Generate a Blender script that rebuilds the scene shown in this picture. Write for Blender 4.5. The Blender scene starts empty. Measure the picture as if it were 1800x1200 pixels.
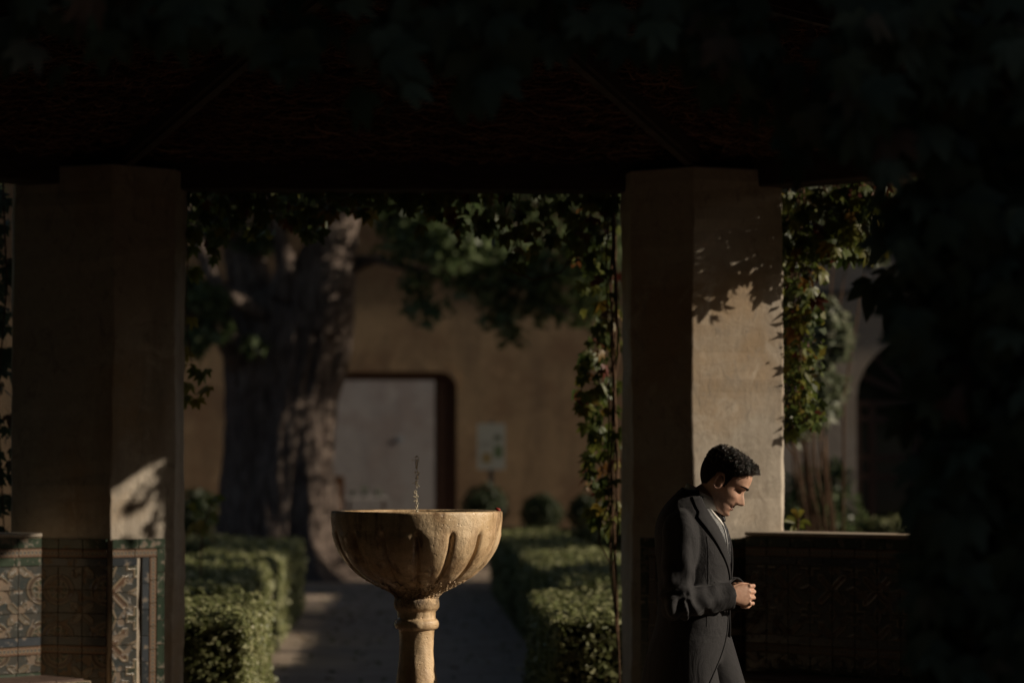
import bpy, bmesh, math, random
import numpy as np
from mathutils import Vector, Matrix, Euler, noise as mnoise

random.seed(7)
rng = np.random.default_rng(7)
R = math.radians
scene = bpy.context.scene
COL = scene.collection

# ------------------------------------------------------------------ camera
FPX = 4700.0                       # focal length in pixels of the 1800 px wide photograph
CAM = Vector((-0.017, -10.0, 1.63))
cam_data = bpy.data.cameras.new('camera')
cam_data.sensor_width = 36.0
cam_data.lens = 36.0 * FPX / 1800.0
cam_data.clip_start = 0.1
cam_data.clip_end = 500.0
cam_data.dof.use_dof = True
cam_data.dof.focus_distance = 10.3
cam_data.dof.aperture_fstop = 2.2
cam = bpy.data.objects.new('camera', cam_data)
COL.objects.link(cam)
cam.location = CAM
cam.rotation_euler = Euler((R(90 + 2.68), 0, R(-2.23)), 'XYZ')
scene.camera = cam
CAMROT = cam.rotation_euler.to_matrix()

# ------------------------------------------------------------------ sky and sun
SUN_EL, SUN_AL = 21.0, 4.0         # elevation; degrees the sun stands on the camera's side of due right
world = bpy.data.worlds.new('World')
scene.world = world
world.use_nodes = True
wn = world.node_tree
for n in list(wn.nodes):
    wn.nodes.remove(n)
w_out = wn.nodes.new('ShaderNodeOutputWorld')
w_bg = wn.nodes.new('ShaderNodeBackground')
w_sky = wn.nodes.new('ShaderNodeTexSky')
w_sky.sky_type = 'NISHITA'
w_sky.sun_disc = False
w_sky.air_density = 0.8
w_sky.dust_density = 2.0
w_sky.ozone_density = 0.4
w_sky.sun_elevation = R(SUN_EL)
w_sky.sun_rotation = R(90 + SUN_AL)
w_bg.inputs['Strength'].default_value = 0.05
wn.links.new(w_sky.outputs[0], w_bg.inputs[0])
wn.links.new(w_bg.outputs[0], w_out.inputs[0])
LD = Vector((math.cos(R(SUN_AL)) * math.cos(R(SUN_EL)), -math.sin(R(SUN_AL)) * math.cos(R(SUN_EL)), math.sin(R(SUN_EL))))
sun_data = bpy.data.lights.new('sun', 'SUN')
sun_data.energy = 5.0
sun_data.angle = R(0.6)
sun_data.color = (1.0, 0.86, 0.68)
sun = bpy.data.objects.new('sun', sun_data)
COL.objects.link(sun)
sun.rotation_euler = (-LD).to_track_quat('-Z', 'Y').to_euler()
scene.view_settings.view_transform = 'Standard'
scene.view_settings.look = 'None'
scene.view_settings.gamma = 1.0
scene.view_settings.use_curve_mapping = False
scene.view_settings.exposure = -0.3


# ------------------------------------------------------------------ helpers
def at(px, py, y):
    """world point on the ray of a photograph pixel at world depth y"""
    d = CAMROT @ Vector(((px - 900) / FPX, (600 - py) / FPX, -1.0))
    return CAM + d * ((y - CAM.y) / d.y)


def fast_mesh(name, V, F):
    """mesh from an (n,3) and an (m,k) array, all faces of k corners"""
    V = np.asarray(V, np.float32); F = np.asarray(F, np.int32)
    me = bpy.data.meshes.new(name)
    me.vertices.add(len(V)); me.vertices.foreach_set('co', V.ravel())
    k = F.shape[1]
    me.loops.add(F.size); me.loops.foreach_set('vertex_index', F.ravel())
    me.polygons.add(len(F))
    me.polygons.foreach_set('loop_start', np.arange(len(F), dtype=np.int32) * k)
    me.polygons.foreach_set('loop_total', np.full(len(F), k, np.int32))
    me.update(calc_edges=True)
    return me


def link(name, me, mat=None, parent=None, smooth=False):
    o = bpy.data.objects.new(name, me)
    COL.objects.link(o)
    if mat is not None and me is not None and not me.materials:
        me.materials.append(mat)
    if smooth and me is not None:
        me.polygons.foreach_set('use_smooth', np.ones(len(me.polygons), bool))
    if parent is not None:
        o.parent = parent
    return o


def tag(o, label=None, cat=None, group=None, kind=None):
    if label: o['label'] = label
    if cat: o['category'] = cat
    if group: o['group'] = group
    if kind: o['kind'] = kind
    return o


def empty(name, loc=(0, 0, 0), rz=0.0):
    o = bpy.data.objects.new(name, None)
    COL.objects.link(o)
    o.location = loc
    o.rotation_euler = (0, 0, rz)
    return o


class MB:
    """collects verts and faces for one mesh"""
    def __init__(s):
        s.v = []; s.f = []

    def add(s, V, F):
        o = len(s.v)
        s.v += [tuple(p) for p in V]
        s.f += [tuple(i + o for i in f) for f in F]
        return s

    def box(s, lo, hi):
        x0, y0, z0 = lo; x1, y1, z1 = hi
        V = [(x0, y0, z0), (x1, y0, z0), (x1, y1, z0), (x0, y1, z0), (x0, y0, z1), (x1, y0, z1), (x1, y1, z1), (x0, y1, z1)]
        return s.add(V, [(0, 3, 2, 1), (4, 5, 6, 7), (0, 1, 5, 4), (1, 2, 6, 5), (2, 3, 7, 6), (3, 0, 4, 7)])

    def bar(s, a, b, w, h, up=(0, 0, 1)):
        a = Vector(a); b = Vector(b)
        d = (b - a).normalized(); u = Vector(up)
        sx = d.cross(u).normalized() * w / 2; uy = sx.cross(d).normalized() * h / 2
        V = [a - sx - uy, a + sx - uy, a + sx + uy, a - sx + uy, b - sx - uy, b + sx - uy, b + sx + uy, b - sx + uy]
        return s.add(V, [(0, 1, 2, 3), (7, 6, 5, 4), (0, 4, 5, 1), (1, 5, 6, 2), (2, 6, 7, 3), (3, 7, 4, 0)])

    def prism(s, poly, z0, z1):
        n = len(poly)
        V = [(x, y, z0) for x, y in poly] + [(x, y, z1) for x, y in poly]
        F = [tuple(range(n))[::-1], tuple(range(n, 2 * n))]
        F += [(i, (i + 1) % n, n + (i + 1) % n, n + i) for i in range(n)]
        return s.add(V, F)

    def tube(s, pts, rad, n=8, cap=True, jit=0.0):
        pts = [Vector(p) for p in pts]
        if not hasattr(rad, '__len__'): rad = [rad] * len(pts)
        V = []; F = []
        prev = None
        for i, p in enumerate(pts):
            t = (pts[min(i + 1, len(pts) - 1)] - pts[max(i - 1, 0)]).normalized()
            if prev is None:
                prev = t.orthogonal().normalized()
            u = (prev - t * prev.dot(t)).normalized(); prev = u
            w = t.cross(u)
            for k in range(n):
                a = 2 * math.pi * k / n
                r = rad[i] * (1 + jit * random.uniform(-1, 1))
                V.append(p + (u * math.cos(a) + w * math.sin(a)) * r)
        for i in range(len(pts) - 1):
            for k in range(n):
                F.append((i * n + k, i * n + (k + 1) % n, (i + 1) * n + (k + 1) % n, (i + 1) * n + k))
        if cap:
            F.append(tuple(range(n))[::-1]); F.append(tuple((len(pts) - 1) * n + k for k in range(n)))
        return s.add(V, F)

    def rings(s, rows, closed=True, cap=True):
        """rows: list of equal-length point lists"""
        n = len(rows[0]); V = [p for r in rows for p in r]; F = []
        m = n if closed else n - 1
        for i in range(len(rows) - 1):
            for k in range(m):
                F.append((i * n + k, i * n + (k + 1) % n, (i + 1) * n + (k + 1) % n, (i + 1) * n + k))
        if cap:
            F.append(tuple(range(n))[::-1]); F.append(tuple((len(rows) - 1) * n + k for k in range(n)))
        return s.add(V, F)

    def ellipsoid(s, c, r, nu=16, nv=10):
        c = Vector(c); rows = []
        for i in range(1, nv):
            th = math.pi * i / nv
            rows.append([(c.x + r[0] * math.sin(th) * math.cos(2 * math.pi * k / nu), c.y + r[1] * math.sin(th) * math.sin(2 * math.pi * k / nu), c.z - r[2] * math.cos(th)) for k in range(nu)])
        return s.rings(rows)

    def mesh(s, name='mesh'):
        me = bpy.data.meshes.new(name)
        me.from_pydata(s.v, [], s.f)
        me.update()
        return me

    def build(s, name, mat, parent=None, smooth=False):
        return link(name, s.mesh(name), mat, parent, smooth)


def bevel(o, w, seg=2):
    m = o.modifiers.new('bevel', 'BEVEL'); m.width = w; m.segments = seg; m.limit_method = 'ANGLE'
    return o


def smooth_interp(x, xs, ys):
    """monotone-ish cubic through points"""
    xs = np.asarray(xs, float); ys = np.asarray(ys, float)
    m = np.gradient(ys, xs)
    x = np.clip(x, xs[0], xs[-1])
    i = np.clip(np.searchsorted(xs, x) - 1, 0, len(xs) - 2)
    h = xs[i + 1] - xs[i]; t = (x - xs[i]) / h
    return (2 * t**3 - 3 * t**2 + 1) * ys[i] + (t**3 - 2 * t**2 + t) * h * m[i] + (-2 * t**3 + 3 * t**2) * ys[i + 1] + (t**3 - t**2) * h * m[i + 1]


# ------------------------------------------------------------------ material helpers
class E:
    """arithmetic on shader sockets"""
    nt = None
    def __init__(s, sock): s.s = sock
    @staticmethod
    def op(kind, *args):
        n = E.nt.nodes.new('ShaderNodeMath'); n.operation = kind
        for i, a in enumerate(args):
            if isinstance(a, E): E.nt.links.new(a.s, n.inputs[i])
            else: n.inputs[i].default_value = a
        return E(n.outputs[0])
    def __add__(s, o): return E.op('ADD', s, o)
    def __radd__(s, o): return E.op('ADD', o, s)
    def __sub__(s, o): return E.op('SUBTRACT', s, o)
    def __rsub__(s, o): return E.op('SUBTRACT', o, s)
    def __mul__(s, o): return E.op('MULTIPLY', s, o)
    def __rmul__(s, o): return E.op('MULTIPLY', o, s)
    def __truediv__(s, o): return E.op('DIVIDE', s, o)
    def abs(s): return E.op('ABSOLUTE', s)
    def lt(s, v, soft=0.02):
        n = E.nt.nodes.new('ShaderNodeMapRange'); n.interpolation_type = 'SMOOTHSTEP'
        E.nt.links.new(s.s, n.inputs[0])
        n.inputs[1].default_value = v - soft; n.inputs[2].default_value = v + soft
        n.inputs[3].default_value = 1.0; n.inputs[4].default_value = 0.0
        return E(n.outputs[0])
    def gt(s, v, soft=0.02): return 1.0 - s.lt(v, soft)
def emin(a, b): return E.op('MINIMUM', a, b)
def emax(a, b): return E.op('MAXIMUM', a, b)


class Mat:
    def __init__(s, name, color=(0.5, 0.5, 0.5), rough=0.8, spec=0.3):
        s.m = bpy.data.materials.new(name); s.m.use_nodes = True
        s.nt = s.m.node_tree; E.nt = s.nt
        s.b = s.nt.nodes['Principled BSDF']
        s.b.inputs['Base Color'].default_value = (*color, 1)
        s.b.inputs['Roughness'].default_value = rough
        s.b.inputs['Specular IOR Level'].default_value = spec
    def node(s, t, **kw):
        n = s.nt.nodes.new(t)
        for k, v in kw.items(): setattr(n, k, v)
        return n
    def l(s, a, b): s.nt.links.new(a.s if isinstance(a, E) else a, b)
    def coord(s, kind='Object', scale=(1, 1, 1), loc=(0, 0, 0), rot=(0, 0, 0), vt='POINT'):
        t = s.node('ShaderNodeTexCoord'); m = s.node('ShaderNodeMapping'); m.vector_type = vt
        m.inputs['Scale'].default_value = scale; m.inputs['Location'].default_value = loc; m.inputs['Rotation'].default_value = rot
        s.l(t.outputs[kind], m.inputs[0]); return m.outputs[0]
    def noise(s, scale=5, detail=5, rough=0.55, co=None, dist=0.0):
        n = s.node('ShaderNodeTexNoise'); n.inputs['Scale'].default_value = scale; n.inputs['Detail'].default_value = detail
        n.inputs['Roughness'].default_value = rough; n.inputs['Distortion'].default_value = dist
        s.l(co if co is not None else s.coord(), n.inputs['Vector']); return E(n.outputs['Fac'])
    def voronoi(s, scale=5, co=None, feature='F1', out='Distance'):
        n = s.node('ShaderNodeTexVoronoi'); n.feature = feature; n.inputs['Scale'].default_value = scale
        s.l(co if co is not None else s.coord(), n.inputs['Vector']); return E(n.outputs[out])
    def ramp(s, fac, stops):
        n = s.node('ShaderNodeValToRGB'); el = n.color_ramp.elements
        while len(el) < len(stops): el.new(0.5)
        for e, (p, c) in zip(el, stops):
            e.position = p; e.color = (*c, 1) if len(c) == 3 else c
        s.l(fac, n.inputs[0]); return n.outputs[0]
    def mix(s, fac, a, b, mode='MIX'):
        n = s.node('ShaderNodeMix'); n.data_type = 'RGBA'; n.blend_type = mode
        for x, i in ((fac, 0), (a, 6), (b, 7)):
            if isinstance(x, (int, float)): n.inputs[i].default_value = x
            elif isinstance(x, tuple): n.inputs[i].default_value = (*x, 1)
            else: s.l(x, n.inputs[i])
        return n.outputs[2]
    def color(s, c): s.l(c, s.b.inputs['Base Color']); return s
    def rough(s, c): s.l(c, s.b.inputs['Roughness']); return s
    def bump(s, h, strength=0.4, dist=0.01):
        n = s.node('ShaderNodeBump'); n.inputs['Strength'].default_value = strength; n.inputs['Distance'].default_value = dist
        s.l(h, n.inputs['Height']); s.l(n.outputs[0], s.b.inputs['Normal']); return s
    def island(s):
        return E(s.node('ShaderNodeNewGeometry').outputs['Random Per Island'])
    def objrand(s):
        return E(s.node('ShaderNodeObjectInfo').outputs['Random'])
    def remap(s, v, lo, hi, a=0.0, b=1.0):
        n = s.node('ShaderNodeMapRange'); s.l(v, n.inputs[0])
        for i, x in zip((1, 2, 3, 4), (lo, hi, a, b)): n.inputs[i].default_value = x
        return E(n.outputs[0])


def leaf_mat(name, stops, rnd='island', trans=0.35, rough=0.45):
    M = Mat(name, rough=rough, spec=0.35)
    r = M.island() if rnd == 'island' else M.objrand()
    c = M.ramp(r, stops)
    n = M.noise(60, 3)
    c = M.mix(M.remap(n, 0.3, 0.7, 0.0, 0.35), c, (0.02, 0.025, 0.01))
    M.color(c)
    out = M.nt.nodes['Material Output']
    tr = M.node('ShaderNodeBsdfTranslucent'); ms = M.node('ShaderNodeMixShader')
    M.l(c, tr.inputs[0]); ms.inputs[0].default_value = trans
    M.l(M.b.outputs[0], ms.inputs[1]); M.l(tr.outputs[0], ms.inputs[2]); M.l(ms.outputs[0], out.inputs[0])
    return M.m


MT = {}
def make_materials():
    # lime plaster of the piers
    def plaster(name, base, stain, dark, sc=1.0):
        M = Mat(name, base, 0.92, 0.15)
        big = M.noise(1.3 * sc, 6, 0.6)
        streak = M.noise(3.0 * sc, 5, 0.6, M.coord(scale=(1.6, 1.6, 0.22)))
        fine = M.noise(26 * sc, 6, 0.7)
        c = M.mix(M.remap(big, 0.45, 0.60), base, stain)
        c = M.mix(M.remap(streak, 0.52, 0.78, 0, 0.75), c, dark)
        scr = M.noise(9 * sc, 8, 0.75, M.coord(rot=(0.3, 0.5, 0.2), scale=(1, 1, 0.6)), 1.5)
        c = M.mix(M.remap(scr, 0.55, 0.64, 0, 0.7), c, tuple(x * 0.58 for x in base))
        pale = M.noise(5 * sc, 7, 0.7, M.coord(loc=(3, 1, 5)), 0.8)
        c = M.mix(M.remap(pale, 0.54, 0.66, 0, 0.6), c, tuple(min(1, x * 1.28) for x in base))
        c = M.mix(M.remap(fine, 0.3, 0.7, 0.0, 0.25), c, dark)
        M.color(c)
        M.bump(fine * 0.5 + scr * 0.6 + big * 1.2, 0.5, 0.012)
        return M.m
    MT['plaster'] = plaster('pier_plaster', (0.46, 0.405, 0.335), (0.40, 0.30, 0.20), (0.19, 0.155, 0.12))
    MT['ochre'] = plaster('ochre_render', (0.30, 0.215, 0.13), (0.215, 0.14, 0.085), (0.10, 0.074, 0.055), 0.5)
    MT['greywall'] = plaster('grey_render', (0.44, 0.37, 0.31), (0.40, 0.32, 0.25), (0.25, 0.20, 0.16), 0.5)
    MT['court'] = plaster('courtyard_render', (0.42, 0.405, 0.40), (0.37, 0.325, 0.305), (0.28, 0.27, 0.275), 0.7)
    MT['render_white'] = Mat('white_render', (0.62, 0.58, 0.52), 0.9).m

    M = Mat('mortar', (0.34, 0.26, 0.18), 0.95, 0.1); n = M.noise(40, 5)
    M.color(M.ramp(n, [(0.3, (0.2, 0.15, 0.1)), (0.7, (0.42, 0.33, 0.23))])).bump(n, 0.6, 0.006); MT['mortar'] = M.m

    # fountain stone, wet in places
    M = Mat('fountain_stone', (0.6, 0.4, 0.22), 0.5, 0.5)
    big = M.noise(5, 6, 0.6); fine = M.noise(45, 6, 0.7); pit = M.voronoi(55)
    c = M.ramp(big, [(0.25, (0.50, 0.31, 0.165)), (0.5, (0.74, 0.53, 0.31)), (0.75, (0.82, 0.65, 0.44))])
    geo = M.node('ShaderNodeSeparateXYZ'); M.l(M.coord(), geo.inputs[0]); z = E(geo.outputs[2]); x = E(geo.outputs[0])
    # lime and algae crust gathers at the foot of the bowl; its left side is also painted darker as shade
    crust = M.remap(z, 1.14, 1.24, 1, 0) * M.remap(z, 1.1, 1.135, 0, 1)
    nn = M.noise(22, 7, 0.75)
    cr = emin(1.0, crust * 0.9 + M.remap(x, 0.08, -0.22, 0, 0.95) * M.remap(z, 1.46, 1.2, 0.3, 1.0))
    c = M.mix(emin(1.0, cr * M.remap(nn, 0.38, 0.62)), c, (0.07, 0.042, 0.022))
    streak = M.noise(8, 6, 0.6, M.coord(scale=(2.2, 2.2, 0.3)))
    c = M.mix(M.remap(streak, 0.50, 0.70, 0, 0.6), c, (0.32, 0.18, 0.085))
    c = M.mix(M.remap(pit, 0.0, 0.16, 0.7, 0.0) * M.remap(nn, 0.45, 0.6), c, (0.12, 0.07, 0.04))
    drip = M.noise(13, 5, 0.6, M.coord(scale=(1.8, 1.8, 0.12), loc=(2, 7, 0)))
    c = M.mix(M.remap(drip, 0.53, 0.64, 0, 0.8) * M.remap(nn, 0.3, 0.55), c, (0.17, 0.09, 0.045))
    lime = M.noise(11, 7, 0.75, M.coord(loc=(9, 3, 2), scale=(1, 1, 0.6)))
    c = M.mix(M.remap(lime, 0.54, 0.70, 0, 0.35), c, (0.80, 0.66, 0.47))
    M.color(c)
    wet = M.noise(7, 4, 0.6, M.coord(loc=(4, 2, 1)))
    M.rough(M.remap(wet, 0.42, 0.6, 0.2, 0.62)); M.l(M.remap(wet, 0.4, 0.55, 0.9, 0.0), M.b.inputs['Coat Weight']); M.b.inputs['Coat Roughness'].default_value = 0.08
    M.bump(fine * 0.8 + M.remap(pit, 0, 0.2) * 0.6 + nn * 0.8 + crust * nn * 5.0, 0.5, 0.009)
    MT['stone'] = M.m

    M = Mat('gravel', (0.2, 0.18, 0.16), 0.95, 0.2)
    v = M.voronoi(45); n = M.noise(2.2, 7, 0.65); f = M.noise(160, 3)
    c = M.ramp(n, [(0.3, (0.30, 0.22, 0.155)), (0.7, (0.52, 0.405, 0.30))])
    c = M.mix(M.remap(f, 0.35, 0.65, 0, 0.5), c, (0.46, 0.39, 0.33))
    M.color(c).bump(v + f * 0.5 + n * 3.0, 1.0, 0.025); MT['gravel'] = M.m
    M = Mat('earth', (0.12, 0.085, 0.055), 0.95, 0.15); n = M.noise(2.5, 8); f = M.noise(60, 4)
    M.color(M.ramp(n, [(0.3, (0.07, 0.05, 0.032)), (0.7, (0.17, 0.12, 0.08))])).bump(n + f * 0.3, 0.8, 0.03); MT['earth'] = M.m
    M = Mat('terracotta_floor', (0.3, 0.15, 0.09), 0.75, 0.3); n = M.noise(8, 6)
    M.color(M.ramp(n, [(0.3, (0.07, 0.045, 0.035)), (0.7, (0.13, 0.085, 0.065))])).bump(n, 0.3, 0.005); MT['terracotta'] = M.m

    def wood(name, a, b, rough=0.8):
        M = Mat(name, a, rough, 0.25); n = M.noise(6, 6, 0.6, M.coord(scale=(1, 1, 6)), 1.0)
        M.color(M.ramp(n, [(0.3, a), (0.7, b)])).bump(n, 0.4, 0.006); return M.m
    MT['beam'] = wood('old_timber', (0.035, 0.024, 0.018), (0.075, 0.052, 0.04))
    MT['rib'] = wood('rib_timber', (0.07, 0.06, 0.04), (0.13, 0.11, 0.07))
    MT['door_wood'] = wood('door_timber', (0.06, 0.032, 0.02), (0.11, 0.06, 0.04), 0.6)
    MT['chair_wood'] = wood('chair_timber', (0.13, 0.06, 0.03), (0.2, 0.1, 0.05), 0.5)
    M = Mat('brush', rough=0.9, spec=0.1); M.color(M.ramp(M.island(), [(0.0, (0.09, 0.046, 0.03)), (0.6, (0.24, 0.125, 0.078)), (1.0, (0.42, 0.25, 0.16))])); MT['brush'] = M.m
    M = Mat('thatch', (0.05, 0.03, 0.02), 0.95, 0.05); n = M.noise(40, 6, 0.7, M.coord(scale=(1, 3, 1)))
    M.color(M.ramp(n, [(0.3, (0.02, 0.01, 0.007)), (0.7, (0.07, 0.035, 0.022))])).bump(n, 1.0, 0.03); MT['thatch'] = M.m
    M = Mat('bark', (0.22, 0.17, 0.14), 0.95, 0.15)
    n = M.noise(7, 7, 0.7, M.coord(scale=(2.2, 2.2, 0.35)), 0.6); n2 = M.noise(2.2, 5)
    c = M.ramp(n, [(0.35, (0.07, 0.05, 0.042)), (0.52, (0.27, 0.21, 0.175)), (0.68, (0.48, 0.39, 0.33))])
    c = M.mix(M.remap(n2, 0.4, 0.7, 0, 0.5), c, (0.12, 0.09, 0.08))
    M.color(c).bump(n + M.noise(16, 6, 0.7, M.coord(scale=(1.5, 1.5, 0.6))) * 0.5, 1.0, 0.14); MT['bark'] = M.m
    M = Mat('vine_bark', (0.09, 0.055, 0.035), 0.9, 0.15); n = M.noise(30, 5)
    M.color(M.ramp(n, [(0.3, (0.05, 0.028, 0.018)), (0.7, (0.14, 0.085, 0.05))])).bump(n, 0.6, 0.006); MT['stem'] = M.m

    G = lambda k: [(0.0, tuple(x * k for x in (0.026, 0.05, 0.014))), (0.5, tuple(x * k for x in (0.055, 0.095, 0.022))), (1.0, tuple(x * k for x in (0.12, 0.16, 0.045)))]
    MT['box_leaf'] = leaf_mat('boxwood_leaf', [(0.0, (0.11, 0.13, 0.04)), (0.5, (0.25, 0.265, 0.105)), (1.0, (0.40, 0.39, 0.21))], trans=0.3, rough=0.5)
    MT['dim_box_leaf'] = MT['box_leaf']
    MT['tree_leaf'] = leaf_mat('tree_leaf', [(0.0, (0.07, 0.11, 0.04)), (0.6, (0.15, 0.20, 0.085)), (1.0, (0.26, 0.31, 0.17))], trans=0.45, rough=0.35)
    MT['screen_leaf'] = leaf_mat('evergreen_leaf', [(0.0, (0.022, 0.04, 0.016)), (1.0, (0.06, 0.08, 0.035))], trans=0.2, rough=0.5)
    MT['oleander'] = leaf_mat('oleander_leaf', [(0.0, (0.09, 0.12, 0.06)), (0.6, (0.24, 0.26, 0.17)), (1.0, (0.42, 0.42, 0.32))], trans=0.3)
    vine = [(0.0, (0.05, 0.08, 0.02)), (0.45, (0.105, 0.135, 0.03)), (0.84, (0.21, 0.21, 0.04)), (0.91, (0.28, 0.17, 0.03)), (0.96, (0.18, 0.04, 0.025)), (1.0, (0.12, 0.025, 0.02))]
    dark = [(0.0, (0.055, 0.08, 0.042)), (0.6, (0.085, 0.115, 0.065)), (0.9, (0.11, 0.14, 0.08)), (1.0, (0.15, 0.075, 0.045))]
    yel = [(0.0, (0.12, 0.14, 0.025)), (0.6, (0.21, 0.21, 0.035)), (1.0, (0.30, 0.20, 0.03))]
    MT['vine'] = leaf_mat('creeper_leaf', vine, 'obj', 0.45); MT['vine_i'] = leaf_mat('creeper_leaf_small', vine, 'island', 0.45)
    MT['vdark'] = leaf_mat('dark_creeper_leaf', dark, 'obj', 0.3, 0.6); MT['vdark_i'] = leaf_mat('dark_creeper_leaf_small', dark, 'island', 0.3)
    MT['vyel'] = leaf_mat('yellow_creeper_leaf', yel, 'obj', 0.5)
    MT['berry'] = Mat('berry', (0.03, 0.012, 0.02), 0.35, 0.5).m
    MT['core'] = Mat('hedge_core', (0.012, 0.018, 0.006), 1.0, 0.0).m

    # glazed cuenca tiles: raised ridges part the pools of glaze
    def tile(name, pattern):
        M = Mat(name, rough=0.3, spec=0.5)
        sp = M.node('ShaderNodeSeparateXYZ'); t = M.node('ShaderNodeTexCoord'); M.l(t.outputs['UV'], sp.inputs[0])
        u = E(sp.outputs[0]).abs(); v = E(sp.outputs[1]).abs()      # quarter motif, 0..1
        cream = (0.24, 0.185, 0.125); teal = (0.03, 0.038, 0.038); blue = (0.042, 0.05, 0.06); green = (0.035, 0.052, 0.034); brown = (0.10, 0.056, 0.034); white = (0.20, 0.18, 0.145)
        a = 1.0 - u; b = 1.0 - v
        if pattern == 'cross':
            dx = emax((u - v).abs() * 0.707 - 0.12, emax(u, v) - 0.60)
            dp = emax(emin(a, b) - 0.13, emax(a, b) - 0.42)
            dh = (u * 2.4 + b) * 0.38 - 0.135
            dg = (v * 2.4 + a) * 0.38 - 0.135
            ring = ((u * u + v * v) - 0.62).abs() - 0.035
            base = M.mix(ring.lt(0.0, 0.03), teal, blue)
            cols = [(dx, brown), (dp, green), (dh, green), (dg, white)]
        else:
            rr = E.op('SQRT', u * u + v * v); r2 = E.op('SQRT', a * a + b * b)
            dx = ((rr - 0.52).abs() - 0.10)
            dp = emax((a - b).abs() * 0.707 - 0.13, emax(a, b) - 0.44)
            dh = E.op('SQRT', u * u + (v - 0.28) * (v - 0.28)) - 0.15
            dg = E.op('SQRT', v * v + (u - 0.28) * (u - 0.28)) - 0.15
            base = M.mix(rr.lt(0.5), teal, M.mix(rr.lt(0.2), green, brown))
            brown = (0.06, 0.036, 0.024); white = (0.13, 0.115, 0.09); cream = (0.16, 0.125, 0.085)
            cols = [(dx, brown), (dp, white), (dh, green), (dg, green)]
        c = base; ridge = None
        for d, k in cols:
            c = M.mix(d.lt(0.0), c, k)
            rd = d.abs().lt(0.045, 0.02)
            ridge = rd if ridge is None else emax(ridge, rd)
        c = M.mix(ridge * 0.85, c, cream)
        wear = M.noise(14, 6, 0.7, M.coord('Object', loc=(1, 2, 3))); rnd = M.objrand()
        wn_ = M.node('ShaderNodeTexNoise'); wn_.inputs['Scale'].default_value = 16; wn_.inputs['Detail'].default_value = 6
        va = M.node('ShaderNodeVectorMath'); va.operation = 'ADD'; M.l(t.outputs['Object'], va.inputs[0]); cx = M.node('ShaderNodeCombineXYZ'); M.l(rnd * 20.0, cx.inputs[0]); M.l(cx.outputs[0], va.inputs[1]); M.l(va.outputs[0], wn_.inputs['Vector'])
        chip = M.remap(E(wn_.outputs[0]), 0.545, 0.60)
        c = M.mix(chip * 0.9, c, (0.17, 0.12, 0.08))
        c = M.mix(M.remap(wear, 0.4, 0.65, 0.0, 0.6), c, (0.085, 0.07, 0.055))
        c = M.mix(M.remap(rnd, 0, 1, 0.0, 0.35), c, (0.06, 0.05, 0.04))
        M.color(c); M.rough(M.remap(chip, 0, 1, 0.22, 0.85)); M.bump(ridge * (1.0 - chip) - chip * 0.6, 0.9, 0.004)
        return M.m
    MT['tile_cross'] = tile('cross_tile', 'cross'); MT['tile_foil'] = tile('quatrefoil_tile', 'foil')
    M = Mat('rope_tile', rough=0.35, spec=0.5)
    sp = M.node('ShaderNodeSeparateXYZ'); t = M.node('ShaderNodeTexCoord'); M.l(t.outputs['UV'], sp.inputs[0])
    u = E(sp.outputs[0]); v = E(sp.outputs[1])
    uu = E.op('PINGPONG', u * 3.0, 0.5) * 2.0 - 0.5
    d = E.op('SQRT', uu * uu + v * v * 0.6) - 0.38
    edge = v.abs().gt(0.84, 0.04)
    rg = emax(d.abs().lt(0.13, 0.04), edge)
    c = M.mix(d.lt(0.0), (0.12, 0.055, 0.03), (0.05, 0.055, 0.06)); c = M.mix(rg, c, (0.17, 0.125, 0.08))
    M.color(c).bump(rg, 0.9, 0.004); MT['tile_rope'] = M.m
    def plain(name, stops):
        M = Mat(name, rough=0.25, spec=0.55); r = M.objrand(); t = M.node('ShaderNodeTexCoord'); va = M.node('ShaderNodeVectorMath'); va.operation = 'ADD'; cx = M.node('ShaderNodeCombineXYZ'); M.l(r * 31.0, cx.inputs[0]); M.l(r * 17.0, cx.inputs[2]); M.l(t.outputs['Object'], va.inputs[0]); M.l(cx.outputs[0], va.inputs[1]); co = va.outputs[0]; n = M.noise(18, 6, 0.7, co)
        c = M.ramp(r, stops); ch = M.remap(M.noise(15, 6, 0.7, co), 0.55, 0.60)
        c = M.mix(ch, c, (0.17, 0.125, 0.085)); c = M.mix(M.remap(n, 0.3, 0.7, 0, 0.4), c, (0.03, 0.035, 0.03))
        M.color(c).bump(n, 0.25, 0.004); M.rough(M.remap(ch, 0, 1, 0.2, 0.85)); return M.m
    MT['tile_green'] = plain('green_tile', [(0, (0.02, 0.036, 0.023)), (1, (0.042, 0.06, 0.038))])
    MT['tile_blue'] = plain('blue_tile', [(0, (0.028, 0.033, 0.04)), (1, (0.055, 0.062, 0.074))])

    # person
    M = Mat('hair', (0.012, 0.008, 0.006), 0.25, 0.8); M.color(M.ramp(M.island(), [(0, (0.008, 0.006, 0.005)), (1, (0.045, 0.03, 0.02))])); MT['hair'] = M.m
    M = Mat('cropped_hair', (0.014, 0.009, 0.007), 0.75, 0.2); n = M.noise(300, 3); M.color(M.ramp(n, [(0.3, (0.006, 0.004, 0.003)), (0.7, (0.03, 0.019, 0.013))])).bump(n, 0.8, 0.003); MT['crop'] = M.m
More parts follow.
